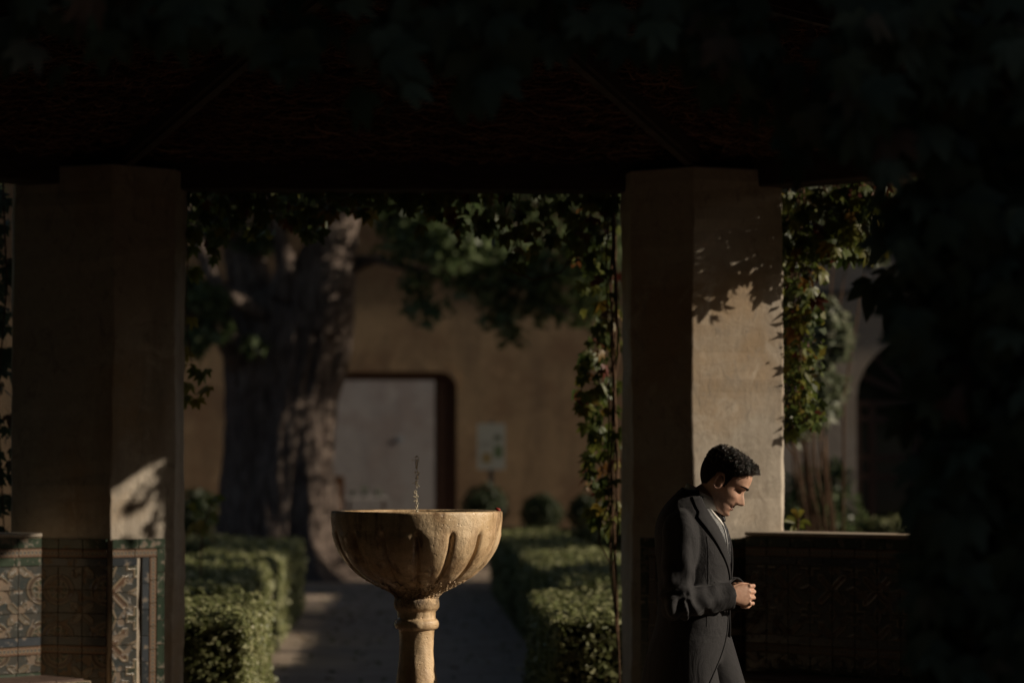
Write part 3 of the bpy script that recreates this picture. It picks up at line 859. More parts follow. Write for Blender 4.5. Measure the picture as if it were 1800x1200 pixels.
def hang_leaf(parent, p, size, mat, face=None, tilt=0.5):
    me = random.choice(LEAF[mat]); o = bpy.data.objects.new('leaf', me); COL.objects.link(o)
    f = Vector(face) if face else Vector((random.gauss(0, 0.6), -1 + random.gauss(0, 0.5), random.gauss(0.35, 0.4)))
    f.normalize()
    down = Vector((random.gauss(0, tilt), random.gauss(0, tilt * 0.6), -1)); down = (down - f * down.dot(f)).normalized()
    x = down.cross(f)
    M = Matrix((x, down, f)).transposed().to_4x4(); M.translation = p
    o.matrix_basis = M @ Matrix.Scale(size, 4)
    adopt(o, parent); return o


def vine(name, loc, label, stems, leaves, mat, group='creepers on the pavilion', small=None):
    Vn = root(name, loc, label, 'vine', group)
    for pts, r in stems:
        part(MB().tube(pts, [r * (1 - 0.5 * i / len(pts)) for i in range(len(pts))], 6), 'stem', MT['stem'], Vn, True)
    for p, s in leaves:
        m = mat if random.random() > 0.06 or mat != 'vine' else 'vyel'
        hang_leaf(Vn, p, s, m)
    if small is not None:
        P, size, mt, asp = small
        V, F = leaf_cloud(np.array(P), np.tile((0, -0.5, 0.4), (len(P), 1)), size, asp, 1.0)
        tag(adopt(link('small_leaves', fast_mesh('small_leaves', V, F), MT[mt]), Vn), kind='stuff')
    return Vn


def drape(x0, x1, f, n, y, ysp, top=330.0, power=1.0):
    out = []
    while len(out) < n:
        px = random.uniform(x0, x1); py = top + (f(px) - top) * random.random() ** power
        out.append(at(px, py, y + random.uniform(-ysp, ysp)))
    return out
def curve(xs, ys): return lambda x: float(np.interp(x, xs, ys)) + 18 * math.sin(x * 0.071) + 10 * math.sin(x * 0.19)

# vine hanging from the far beam
f1 = curve([318, 380, 450, 560, 640, 700, 790, 900, 1000, 1085], [450, 430, 405, 415, 360, 360, 400, 470, 450, 540])
pts = drape(318, 1086, f1, 210, 4.0, 0.18, 326, 0.9)
stems = []
for i in range(46):
    px = random.uniform(320, 1085); a = at(px, 300, 3.95); ln = random.uniform(0.5, 1.0); b = at(px + random.uniform(-25, 25), 318 + (f1(px) - 318) * ln, 3.95 + random.uniform(-.15, .2))
    m = (a + b) / 2 + Vector((random.uniform(-.04, .04), random.uniform(-.04, .04), -0.02)); stems.append(([a, m, b], 0.0035))
stems.append(([at(880, 470, 3.95), at(940, 492, 3.9), at(985, 480, 3.9), at(1005, 455, 3.92), at(1040, 430, 3.95)], 0.005))
small = []
for p in drape(318, 1086, f1, 700, 4.05, 0.22, 318, 1.6): small.append(p)
vine('climbing_vine', (0, 4.0, 0), 'dark green creeper fringe hanging from the far beam over the path', stems, [(p, random.uniform(0.055, 0.10)) for p in pts], 'vine', small=(small, 0.07, 'vine_i', 0.6))

# vine column on the left side of the right pier
pts = []
for i in range(190):
    py = random.choice([random.uniform(590, 760), random.uniform(740, 930), random.uniform(330, 620)])
    lo = float(np.interp(py, [330, 580, 640, 720, 790, 800, 860, 900, 930], [1000, 1030, 1012, 1012, 1040, 1010, 1030, 1040, 1055]))
    pts.append(at(random.uniform(lo, 1088), py, 4.12 + random.uniform(-.12, .12)))
stems = []
for i in range(6):
    x = random.uniform(1068, 1086); stems.append(([at(x + random.uniform(-4, 4) + 4 * math.sin(k * 1.3 + i), 310 + k * 62, 4.02 + random.uniform(-.05, .05)) for k in range(12)] + [at(1088, 1150, 4.05), at(1092, 1350, 4.05)], random.uniform(0.004, 0.010)))
stems.append(([at(1075, 880, 4.05), at(1056, 915, 4.0), at(1052, 950, 4.0), at(1070, 985, 4.05)], 0.006))
stems.append(([at(1080, 850, 4.05), at(1050, 812, 4.0), at(1015, 812, 4.0)], 0.004))
vine('climbing_vine', (1.0, 4.05, 0), 'creeper with bare twisted stems climbing the left side of the lit pier', stems, [(p, random.uniform(0.05, 0.09)) for p in pts], 'vine')

# vine hanging on the right of the right pier
def diag_pt(px, py, c=5.62):
    y = 3.5
    for _ in range(8):
        p = at(px, py, y); y += (c - (p.x + p.y)) * 0.9
    return at(px, py, y)
pts = []
for i in range(110):
    py = 335 + 425 * random.random() ** 1.2; w = float(np.interp(py, [335, 440, 520, 600, 700, 760], [120, 95, 60, 55, 50, 22]))
    pts.append(diag_pt(1373 + w * random.random() ** 1.2, py, 5.62 + random.uniform(-.1, .15)))
for i in range(70):
    px = random.uniform(1390, 1560); pts.append(diag_pt(px, 325 + random.random() * float(np.interp(px, [1390, 1560], [110, 120])), 5.6 + random.uniform(-.1, .2)))
for i in range(75):
    pts.append(diag_pt(random.gauss(1490, 35), random.uniform(325, 455), 5.5 + random.uniform(-.1, .2)))
for i in range(55):
    pts.append(diag_pt(random.uniform(1480, 1575), random.uniform(322, 400), 5.7 + random.uniform(-.1, .2)))
stems = []
for i in range(34):
    px = random.uniform(1380, 1550); a = diag_pt(px, 318); b = diag_pt(px + random.uniform(-40, 40), random.uniform(360, 440)); stems.append(([a, (a + b) / 2 + Vector((random.uniform(-.06, .06), 0, 0.02)), b], 0.003))
for i in range(6):
    x = random.uniform(1378, 1405); stems.append(([diag_pt(x + random.uniform(-10, 10), 325 + k * 50) for k in range(9)], 0.004))
stems.append(([diag_pt(1374, 762), diag_pt(1400, 748), diag_pt(1430, 730), diag_pt(1448, 722)], 0.0045))
stems.append(([diag_pt(1376, 770), diag_pt(1384, 785), diag_pt(1392, 797)], 0.003))
small = [diag_pt(1374 + 75 * random.random() ** 1.5, 335 + 420 * random.random(), 5.65 + random.uniform(-.1, .15)) for i in range(700)]
vr = vine('climbing_vine', (1.9, 3.7, 0), 'yellowing creeper with dark berries hanging right of the lit pier', stems, [(p, random.uniform(0.055, 0.10)) for p in pts], 'vine', small=(small, 0.06, 'vine_i', 0.6))
for px, py in ((1425, 668), (1412, 660), (1405, 680)): hang_leaf(vr, diag_pt(px, py, 5.8), 0.095, 'vyel')
mb = MB()
for cx, cy in ((1425, 480), (1400, 540), (1420, 590), (1480, 420), (1390, 690), (1415, 470)):
    for i in range(16):
        p = diag_pt(cx + random.gauss(0, 9), cy + random.gauss(0, 11), 5.55); mb.ellipsoid(p, (0.006, 0.006, 0.006), 6, 4)
tag(part(mb, 'berries', MT['berry'], vr, True), kind='stuff')

# yellowish leaves on the right side of the left pier
pts = [at(px + random.uniform(-8, 8), py + random.uniform(-8, 8), 4.15) for px, py in ((345, 470), (335, 480), (325, 520), (330, 560), (322, 610), (340, 640), (350, 655), (365, 640), (335, 665), (360, 675), (330, 690), (320, 640), (345, 700), (322, 700), (328, 440), (322, 400), (330, 370), (345, 430))]
vine('climbing_vine', (-1.1, 4.1, 0), 'few yellow green leaves hanging beside the left pier', [([at(322, 320, 4.1), at(330, 450, 4.12), at(326, 560, 4.12), at(340, 660, 4.12)], 0.004)], [(p, random.uniform(0.07, 0.10)) for p in pts], 'vyel')
# leaves outside the left pier
pts = [at(random.uniform(-60, 20), random.uniform(320, 940), 3.9 + random.uniform(0, .3)) for i in range(150)]
vine('climbing_vine', (-2.1, 3.4, 0), 'dark creeper leaves at the left edge of the view behind the bench', [([at(5, 320, 3.9), at(12, 500, 3.9), at(-5, 700, 3.9), at(8, 950, 3.9)], 0.006)], [(p, random.uniform(0.07, 0.11)) for p in pts], 'vdark')

# near vine: hangs into the top of the view from the front beam
f2 = curve([0, 20, 60, 110, 140, 200, 330, 400, 470, 520, 570, 610, 660, 700, 740, 800, 870, 910, 960, 1010, 1060, 1120, 1170, 1200, 1250, 1280, 1330, 1380, 1420, 1480, 1560],
           [60, 90, 130, 130, 60, 50, 45, 30, 60, 130, 110, 80, 180, 190, 110, 140, 150, 90, 90, 95, 40, 70, 90, 130, 140, 130, 210, 260, 270, 250, 320])
pts = drape(15, 1560, f2, 215, -3.75, 0.22, -60, 0.62)
stems = []
for i in range(40):
    px = random.uniform(20, 1540); a = at(px, -420, -3.72); b = at(px + random.uniform(-20, 20), f2(px) - 40, -3.75 + random.uniform(-.15, .15)); stems.append(([a, (a + b) / 2 + Vector((random.uniform(-.03, .03), random.uniform(-.03, .03), 0)), b], 0.003))
small = [p for p in drape(15, 1560, lambda x: f2(x) - 60, 500, -3.7, 0.2, -420, 1.0)]
vine('hanging_vine', (0, -3.75, 0), 'blurred dark five-fingered creeper leaves hanging into the top from the near beam', stems, [(p, random.uniform(0.075, 0.125)) for p in pts], 'vdark', small=(small, 0.12, 'vdark_i', 0.5))

# near vine mass over the front right pier
def left_edge(py): return float(np.interp(py, [0, 200, 330, 430, 520, 600, 740, 900, 1200], [1450, 1470, 1520, 1550, 1575, 1580, 1600, 1600, 1605])) + 10 * math.sin(py * 0.05)
pts = []
for i in range(285):
    py = random.uniform(-30, 1260); lo = left_edge(py); pts.append(at(random.uniform(lo + 10, 1860), py, -4.15 + random.uniform(-.12, .15)))
for px, py in ((1535, 490), (1550, 500), (1560, 470), (1570, 520), (1575, 480)): pts.append(at(px, py, -2.6))
small = [at(random.uniform(left_edge(q) + 25, 1900), q, -4.05 + random.uniform(-.1, .12)) for q in [random.uniform(-60, 1300) for i in range(900)]]
stems = [([at(random.uniform(1640, 1800) + 12 * math.sin(k + j), 1500 - k * 160, -4.03) for k in range(11)], 0.012) for j in range(6)]
vine('pier_vine', (1.6, -4.1, 0), 'large dark out of focus creeper mass covering the near right pier', stems, [(p, random.uniform(0.08, 0.125)) for p in pts], 'vdark', small=(small, 0.12, 'vdark_i', 0.55))

P = np.stack([rng.uniform(-1.2, 1.1, 420), rng.uniform(4.6, 26, 420), rng.uniform(.008, .02, 420)], 1)
V, F = leaf_cloud(P, np.tile((0, 0, 1.0), (420, 1)), 0.06, 0.5, 0.5)
tag(link('fallen_leaves', fast_mesh('fallen_leaves', V, F), MT['vine_i']), 'dry leaves scattered over the gravel path', None, None, 'stuff')

# ------------------------------------------------------------------ big tree
TY = 29.0
tr = root('shade_tree', tuple(at(490, 1020, TY)[:2]) + (0,), 'massive old tree with furrowed grey trunk and forked limbs beyond the left hedges', 'tree')
prof = [(1042, 335, 690), (1018, 362, 650), (1000, 374, 622), (960, 383, 600), (900, 388, 592), (800, 392, 587), (720, 396, 590), (660, 398, 598), (620, 402, 608), (580, 405, 614), (545, 412, 618), (520, 432, 608), (505, 462, 585)]
rows = []
NT = 140
pys = np.linspace(prof[0][0], prof[-1][0], 130)
for py in pys:
    xl = np.interp(-py, [-p[0] for p in prof], [p[1] for p in prof]); xr = np.interp(-py, [-p[0] for p in prof], [p[2] for p in prof])
    a = at(xl, py, TY); b = at(xr, py, TY); c = (a + b) / 2; r = (b - a).length / 2; row = []
    fl = max(0, (py - 940) / 100)
    for k in range(NT):
        t = 2 * math.pi * k / NT
        q = 1 + (0.03 + 0.10 * fl) * math.sin(5 * t + 0.6) + (0.03 + .04 * fl) * math.sin(9 * t + py * 0.004) + 0.018 * math.sin(21 * t + py * 0.012) + 0.10 * mnoise.noise(Vector((2.2 * math.cos(t), 2.2 * math.sin(t), c.z * 0.8))) + 0.085 * mnoise.noise(Vector((9 * math.cos(t), 9 * math.sin(t), c.z * 1.3))) + 0.03 * mnoise.noise(Vector((22 * math.cos(t), 22 * math.sin(t), c.z * 5)))
        row.append((c.x + r * q * math.cos(t), c.y + r * 0.9 * q * math.sin(t), max(0, c.z) if py < 1030 else -0.05))
    rows.append(row)
tk = part(MB().rings(rows), 'trunk', MT['bark'], tr, True)
def limb(pix, name='limb', mat='bark', parent=None, n=12):
    pts = [at(x, y, d) for x, y, d, w in pix]; rad = [w / 120.5 / 2 for x, y, d, w in pix]
    P = []; Rr = []
    for i in range(len(pts) - 1):
        for k in range(5):
            t = k / 5; P.append(pts[i].lerp(pts[i + 1], t) + Vector((random.uniform(-1, 1), random.uniform(-1, 1), 0)) * rad[i] * 0.06); Rr.append((rad[i] * (1 - t) + rad[i + 1] * t))
    P.append(pts[-1]); Rr.append(rad[-1])
    return part(MB().tube(P, Rr, n, jit=0.07), name, MT[mat], parent or tr, True)
limb([(545, 590, 28.8, 130), (562, 510, 28.6, 125), (578, 440, 28.6, 95), (592, 380, 28.6, 78), (600, 250, 28.6, 70), (640, 0, 28.0, 60), (700, -250, 27.5, 40)])
limb([(450, 590, 29.0, 100), (440, 520, 29.0, 85), (430, 450, 29.2, 72), (410, 350, 29.5, 62), (370, 150, 30, 50), (300, -150, 31, 35)])
limb([(500, 520, 28.5, 60), (505, 470, 28.3, 40), (495, 430, 28.2, 26), (480, 380, 28.2, 22), (450, 280, 28, 20)])
limb([(430, 640, 28.6, 60), (395, 590, 28.2, 42), (340, 560, 27.8, 36), (280, 520, 27.4, 30)])
limb([(470, 560, 28.4, 30), (392, 515, 28.0, 26), (372, 480, 28.0, 24), (350, 430, 28, 24), (330, 380, 28, 22), (280, 200, 28, 20)])
limb([(600, 470, 28.8, 40), (660, 455, 28.5, 18), (760, 480, 28.2, 13), (880, 520, 27.8, 9), (1000, 545, 27.5, 6)])
limb([(595, 330, 28.6, 40), (700, 330, 28.0, 26), (850, 380, 27.4, 16), (980, 430, 27, 8)])
cen = []; rad = []; cnt = []
def clump(px, py, y, r, n): cen.append(tuple(at(px, py, y))); rad.append((r, r, r * 0.75)); cnt.append(n)
for px, py, r in ((715, 395, .42), (745, 420, .40), (790, 440, .45), (850, 430, .5), (830, 490, .45), (890, 520, .45), (740, 500, .33), (750, 545, .33), (880, 560, .33), (900, 590, .22), (930, 490, .5), (970, 450, .5), (1010, 500, .5), (1030, 540, .45), (1045, 430, .5), (960, 540, .35), (1050, 480, .5), (690, 350, .5), (780, 360, .6), (900, 360, .7), (1020, 350, .7), (640, 330, .5), (720, 370, .5), (760, 395, .45), (810, 400, .5), (700, 430, .35), (860, 470, .5), (910, 440, .5)):
    clump(px, py, random.uniform(25.8, 27.3) if px < 860 else random.uniform(27, 29), r * 1.1, int(150 * (r / .45) ** 2))
for px, py, r in ((335, 500, .4), (365, 530, .35), (395, 540, .33), (330, 560, .4), (370, 580, .35), (415, 590, .35), (440, 610, .25), (330, 610, .3), (420, 640, .2), (450, 420, .35), (480, 410, .3), (380, 400, .4), (340, 350, .5), (520, 350, .5), (440, 340, .5)):
    clump(px, py, random.uniform(27.2, 29.5), r, int(230 * (r / .45) ** 2))
for i in range(85):
    a = random.uniform(0, 6.28); q = 5.2 * math.sqrt(random.random()); cen.append((-2 + q * math.cos(a), 29 + q * 0.9 * math.sin(a), 6.3 + 4.5 * random.random() * (1 - (q / 6.5) ** 2))); rad.append((1.0, 1.0, 0.7)); cnt.append(170)
P, N = clump_points(cen, rad, cnt)
V, F = leaf_cloud(P, N, 0.19, 0.5, 1.0)
tag(adopt(link('crown', fast_mesh('crown', V, F), MT['tree_leaf']), tr), kind='stuff')

# ------------------------------------------------------------------ back house with doorway
WY = 36.0
def wx(px, y=WY): return at(px, 820, y).x
def wz(py, y=WY): return at(717, py, y).z
bh = root('ochre_house', (0, WY, 0), 'ochre plastered house with a wide dark framed doorway behind the tree', 'house')
dx0, dx1, dz = -2.0, wx(803), wz(653)
# front wall with a round-cornered opening
r = 0.30; arc = []
for k in range(7):
    a = R(90 * k / 6); arc.append((dx1 - r + r * math.sin(a), dz - r + r * math.cos(a)))
op = [(dx0, 0)] + [(dx0 + r - r * math.sin(R(90 - 15 * k)), dz - r + r * math.cos(R(90 - 15 * k))) for k in range(7)] + arc + [(dx1, 0)]
def wall_with_opening(y0, y1, x0, x1, h, op):
    mb = MB()
    outer = [(x0, 0), (x0, h), (x1, h), (x1, 0)]
    n = len(op)
    # front and back as strips: left of the opening, right of it, above it
    for y, flip in ((y0, False), (y1, True)):
        V = [(x, y, z) for x, z in op] + [(x0, y, 0), (x0, y, h), (x1, y, h), (x1, y, 0)]
        A, B, C, D = n, n + 1, n + 2, n + 3
        F = [(A, B, 1, 0), (D, n - 1, n - 2, C)]
        mid = n // 2
        for i in range(1, mid): F.append((i, B, i + 1))
        F.append((mid, B, C))
        for i in range(mid, n - 2): F.append((i, C, i + 1))
        mb.add(V, [f if not flip else f[::-1] for f in F])
    V = [(x, y0, z) for x, z in op] + [(x, y1, z) for x, z in op]
    mb.add(V, [(i, i + 1, n + i + 1, n + i) for i in range(n - 1)])
    V = [(x, y0, z) for x, z in outer] + [(x, y1, z) for x, z in outer]
    mb.add(V, [(0, 4, 5, 1), (1, 5, 6, 2), (2, 6, 7, 3)])
    return mb
part(wall_with_opening(WY, WY + 0.55, -26, 14, 7.2, op), 'wall', MT['ochre'], bh)
# raised surround above the opening
sur = MB()
o2 = [(x + (0.0 if 0.3 < i < 0 else 0), z) for i, (x, z) in enumerate(op)]
ins = []; outs = []
cxm = (dx0 + dx1) / 2
for x, z in op[1:-1]:
    ins.append((x, WY - 0.035, z)); outs.append((x + (0.02 if x > cxm else -0.02), WY - 0.035, z + 0.16))
n = len(ins)
sur.add(ins + outs + [(x, WY + 0.01, z) for x, y, z in ins] + [(x, WY + 0.01, z) for x, y, z in outs], [(i, i + 1, n + i + 1, n + i) for i in range(n - 1)] + [(n + i, n + i + 1, 3 * n + i + 1, 3 * n + i) for i in range(n - 1)] + [(i + 1, i, 2 * n + i, 2 * n + i + 1) for i in range(n - 1)])
part(sur, 'door_surround', MT['ochre'], bh)
fr = MB(); ix1, iz = wx(764, WY + .3), wz(668, WY + .3)
fr.box((ix1, WY + 0.2, 0), (dx1 + 0.02, WY + 0.45, dz)); fr.box((dx0 - 0.02, WY + 0.2, iz), (ix1 - 0.001, WY + 0.45, dz))
dfr = part(fr, 'door_frame', MT['door_wood'], bh)
part(MB().box((ix1 + 0.06, WY + 0.12, 0.1), (ix1 + 0.18, WY + 0.198, iz - 0.05)), 'open_door_leaf', MT['door_wood'], dfr)
rf = part(MB().add([(-26.4, WY - 0.5, 7.2), (14.4, WY - 0.5, 7.2), (14.4, WY + 2, 8.2), (-26.4, WY + 2, 8.2), (-26.4, WY - 0.5, 7.05), (14.4, WY - 0.5, 7.05)], [(0, 1, 2, 3), (4, 5, 1, 0)]), 'roof_eave', MT['roof_tile'], bh)
# courtyard seen through the doorway
cw = MB().box((-14, 46, 0), (10, 46.4, 5.5)).build('courtyard_wall', MT['court']); tag(cw, 'pale grey courtyard wall seen through the dark doorway', 'wall')
p = at(703, 772, 45.99); pq = MB().tube([(p.x, 45.985, p.z), (p.x, 45.9995, p.z)], 0.07, 16).build('lamp_disc', MT['lampglass']); tag(pq, 'small bluish round plaque on the courtyard wall seen through the doorway', 'disc')  # thin disc standing in for a wall lamp
tb = root('side_table', tuple(at(642, 960, 41)[:2]) + (0,), 'small marble topped table in the courtyard left of the doorway view', 'table')
a = at(608, 873, 41); b = at(680, 873, 41)
part(MB().box((a.x, 40.8, a.z - 0.05), (b.x, 41.3, a.z)), 'table_top', MT['whitestone'], tb)
for x in (a.x + .06, b.x - .06):
    for y in (40.86, 41.24): part(MB().box((x - .025, y - .025, 0), (x + .025, y + .025, a.z - .052)), 'leg', MT['door_wood'], tb)
for px, lab, w, h in ((620, 'dark low pot at the left end of the marble table', .06, .10), (640, 'tall dark leafy pot standing on the middle of the marble table', .09, .19), (664, 'drooping dark potted plant at the right end of the marble table', .10, .12)):
    q = at(px, 873, 41); pl = root('pot_plant', (q.x, 41.0, a.z), lab, 'potted plant', 'pots on the courtyard table')
    part(MB().tube([(q.x, 41, a.z), (q.x, 41, a.z + h * 0.4)], [w * .45, w * .6], 10), 'pot', MT['metal'], pl)
    Pq, Nq = clump_points([(q.x, 41, a.z + h * .75)], [(w, w, h * .45)], [60]); Vq, Fq = leaf_cloud(Pq, Nq, 0.06, 0.4, 1.0); tag(adopt(link('leaves', fast_mesh('leaves', Vq, Fq), MT['vdark_i']), pl), kind='stuff')
ch = root('wooden_chair', tuple(at(597, 960, 40)[:2]) + (0,), 'brown wooden chair half hidden by the big trunk in the doorway', 'chair')
a = at(588, 836, 40); b = at(604, 836, 40); zt2 = a.z
part(MB().box((a.x, 40.40, 0.45), (b.x, 40.44, zt2)), 'backrest', MT['chair_wood'], ch)
part(MB().box((a.x - 0.3, 39.95, 0.42), (b.x, 40.395, 0.449)), 'seat', MT['chair_wood'], ch)
for x in (a.x - .26, b.x - .04):
    for y in (39.98, 40.36): part(MB().box((x - .02, y - .02, 0), (x + .02, y + .02, 0.419)), 'leg', MT['chair_wood'], ch)

# information panel on a post
SY = 34.0
sg = root('information_panel', tuple(at(862, 960, SY)[:2]) + (0,), 'pale information panel on a dark post against the ochre wall', 'sign')
a = at(839, 825, SY); b = at(888, 744, SY)
me = bpy.data.meshes.new('board'); me.from_pydata([(a.x, SY, a.z), (b.x, SY, a.z), (b.x, SY, b.z), (a.x, SY, b.z), (a.x, SY + .03, a.z), (b.x, SY + .03, a.z), (b.x, SY + .03, b.z), (a.x, SY + .03, b.z)], [], [(0, 1, 2, 3), (5, 4, 7, 6), (4, 0, 3, 7), (1, 5, 6, 2), (3, 2, 6, 7), (4, 5, 1, 0)])
uv = me.uv_layers.new(name='UVMap')
for l in me.loops:
    v = me.vertices[l.vertex_index].co; uv.data[l.index].uv = ((v.x - a.x) / (b.x - a.x), (v.z - a.z) / (b.z - a.z))
adopt(link('board', me, MT['panel']), sg)
m = (a.x + b.x) / 2; part(MB().box((m - .04, SY + .031, 0), (m + .04, SY + .09, b.z + .04)), 'post', MT['metal'], sg)

# round clipped bushes
def ball_bush(px, py, rpx, y, label):
    c = at(px, py, y); r = rpx / (4700 / (y + 10)); B = root('round_bush', (c.x, y, 0), label, 'bush', 'round clipped bushes by the ochre wall')
    part(MB().tube([(c.x, y, 0), (c.x, y, c.z)], 0.05, 8), 'trunk', MT['bark'], B)
    u = rand_unit(1600); wob = np.array([mnoise.noise(Vector(q) * 2.2 + Vector((px, 0, 0))) for q in u]); Pq = np.array(c) + u * r * (0.95 + 0.14 * rng.random(1600) + 0.22 * wob)[:, None]; Pq[:, 2] = c.z + (Pq[:, 2] - c.z) * 0.95
    inn = part(MB().ellipsoid(c, (r * .8, r * .8, r * .76), 14, 10), 'branch_core', MT['core'], B, True)
    Vq, Fq = leaf_cloud(Pq, u, 0.06, 0.55, 0.8); tag(adopt(link('foliage', fast_mesh('foliage', Vq, Fq), MT['screen_leaf']), B), kind='stuff')
ball_bush(852, 890, 38, 32.5, 'dark round bush below the information panel')
ball_bush(952, 902, 34, 32.5, 'smaller dark round bush right of the information panel')
ball_bush(345, 905, 45, 32.0, 'dark round bush left of the big trunk')
ball_bush(1030, 900, 30, 33.0, 'dark round bush beside the creeper of the lit pier')

# ------------------------------------------------------------------ right house with arched window
RY = 24.0; HB = 5.0
gh = root('grey_house', (9, RY, 0), 'grey plastered house with arched lattice window on the right', 'house')
cxw = at(1622, 820, RY).x; hw = at(1622, 820, RY).x - at(1506, 820, RY).x; zs_ = at(1506, 700, RY).z; zb = 0.75
aop = [(cxw - hw, zb), (cxw - hw, zs_)]
for k in range(1, 12):
    a = math.pi - math.pi * k / 12; aop.append((cxw + hw * math.cos(a), zs_ + 0.92 * hw * math.sin(a) + (0.12 * hw * (1 - abs(math.cos(a))) ** 2)))
aop += [(cxw + hw, zs_), (cxw + hw, zb)]
x0, x1 = 3.3, 22.0
mb = MB(); n = len(aop)
V = [(x, RY, z) for x, z in aop] + [(x0, RY, 0), (x0, RY, HB), (x1, RY, HB), (x1, RY, 0), (x0, RY, zb), (x1, RY, zb)]
A, B_, C, D, A2, D2 = n, n + 1, n + 2, n + 3, n + 4, n + 5
F = [(A2, 0, 1, B_), (n - 1, D2, C, n - 2), (A, D, D2, n - 1, 0, A2)]
mid = n // 2
for i in range(1, mid): F.append((i, i + 1, B_))
F.append((mid, C, B_))
for i in range(mid, n - 2): F.append((i, i + 1, C))
mb.add(V, F)
mb.add([(x, RY, z) for x, z in aop] + [(x, RY + .3, z) for x, z in aop], [(i, n + i, n + (i + 1) % n, (i + 1) % n) for i in range(n)])
mb.add([(x0, RY, 0), (x0, RY + 3.2, 0), (x0, RY + 3.2, HB), (x0, RY, HB), (x1, RY, 0), (x1, RY + 3.2, 0), (x1, RY + 3.2, HB), (x1, RY, HB)], [(1, 0, 3, 2), (4, 5, 6, 7), (3, 7, 6, 2)])
part(mb, 'wall', MT['greywall'], gh)
wd = part(MB().add([(x, RY + .25, z) for x, z in aop], [tuple(range(n))]), 'window', MT['glass'], gh)
def wbar(x0_, z0_, x1_, z1_, w=0.06): part(MB().bar((x0_, RY + .2, z0_), (x1_, RY + .2, z1_), 0.08, w, (0, 1, 0)), 'glazing_bar', MT['frame'], wd)
wbar(cxw - hw, zs_ - .06, cxw + hw, zs_ - .06, .09)
for k in range(1, 8):
    a = math.pi * k / 8; wbar(cxw + .12 * math.cos(a), zs_ + .1 * math.sin(a), cxw + hw * .97 * math.cos(a), zs_ + .93 * hw * math.sin(a), .035)
for x in (-0.95, -0.72, -0.06, 0.06, 0.72, 0.95): wbar(cxw + hw * x, zb, cxw + hw * x, zs_ - .1, .07)
for z in (zb + .05, zb + .75, 1.75, 2.25): wbar(cxw - hw, z, cxw + hw, z, .06)
part(MB().box((x0 - .3, RY - .35, HB + .001), (x1 + .3, RY + 3.4, HB + .15)), 'roof_eave', MT['roof_tile'], gh)
cb = MB().tube([at(1372, 512, RY - .04), at(1450, 513, RY - .04), at(1560, 512, RY - .04), at(1700, 511, RY - .04)], 0.018, 6).build('wall_cable', MT['metal']); tag(cb, 'thin dark cable running along the grey house wall', 'cable')
jb = MB().box((at(1449, 0, RY).x, RY - .1, at(1449, 530, RY).z), (at(1461, 0, RY).x, RY - .001, at(1449, 511, RY).z)).build('junction_box', MT['metal']); bevel(jb, 0.01); tag(jb, 'small junction box under the cable on the grey wall', 'junction box')

# oleander in front of the grey house
ol = root('oleander_shrub', (3.7, 13.5, 0), 'tall loose shrub with pale narrow sunlit leaves right of the lit pier', 'shrub')
tips = [(1440, 575, .28), (1455, 600, .22), (1425, 640, .2), (1430, 700, .26), (1450, 685, .2), (1410, 720, .22), (1395, 740, .2), (1420, 380, .35), (1470, 400, .3), (1500, 390, .3), (1400, 420, .3), (1530, 420, .25), (1385, 560, .25), (1390, 650, .25)]
cen = []; rad = []; cnt = []
for px, py, r in tips:
    c = at(px, py, 13.5 + random.uniform(-.4, .4)); cen.append(tuple(c)); rad.append((r, r, r)); cnt.append(int(300 * (r / .25) ** 2))
    b = Vector((3.75 + random.uniform(-.15, .15), 13.5, 0)); mm = b.lerp(c, .55) + Vector((-.12, 0, .25)); part(MB().tube([b, mm, c], [.014, .010, .005], 6), 'stem', MT['stem'], ol, True)
P, N = clump_points(cen, rad, cnt); V, F = leaf_cloud(P, N, 0.20, 0.30, 0.9); tag(adopt(link('foliage', fast_mesh('foliage', V, F), MT['oleander']), ol), kind='stuff')
# low dark shrub below it
ls = root('low_shrub', (4.2, 20.0, 0), 'low dark shrub against the grey wall left of the arched window', 'shrub')
cen = []; rad = []; cnt = []
for px, py, r in ((1400, 900, .5), (1440, 880, .45), (1470, 900, .35), (1455, 850, .28), (1466, 830, .2), (1420, 870, .3)):
    c = at(px, py, 20); cen.append(tuple(c)); rad.append((r, r, r)); cnt.append(int(150 * (r / .3) ** 2)); part(MB().tube([(4.3, 20, 0), c], [.03, .01], 6), 'stem', MT['stem'], ls, True)
P, N = clump_points(cen, rad, cnt); V, F = leaf_cloud(P, N, 0.12, 0.4, 1.0); tag(adopt(link('foliage', fast_mesh('foliage', V, F), MT['tree_leaf']), ls), kind='stuff')


def long_leaf(parent, base, tip, w, mat):
    base = Vector(base); tip = Vector(tip); d = tip - base; L = d.length; s = d.cross(Vector((0, -1, 0.3))).normalized(); mb = MB(); V = []; F = []
    for t, q in ((0, .05), (.25, .7), (.5, 1), (.75, .75), (1, 0)):
        c = base + d * t + Vector((0, 0, L * .5 * t * (1 - t) - L * .25 * t * t)); V += [c - s * w * q, c + Vector((0, .3 * w * q, -.2 * w * q)), c + s * w * q]
    for i in range(4): F += [(3 * i, 3 * i + 1, 3 * i + 4, 3 * i + 3), (3 * i + 1, 3 * i + 2, 3 * i + 5, 3 * i + 4)]
    return part(mb.add(V, F), 'leaf', mat, parent, True)
sp = root('leafy_sprig', tuple(at(1402, 935, 4.3)), 'yellow green leafy sprig rising behind the dark bench wall', 'plant')
part(MB().tube([at(1400, 1300, 4.3), at(1402, 930, 4.3), at(1404, 905, 4.3)], .006, 6), 'stem', MT['stem'], sp)
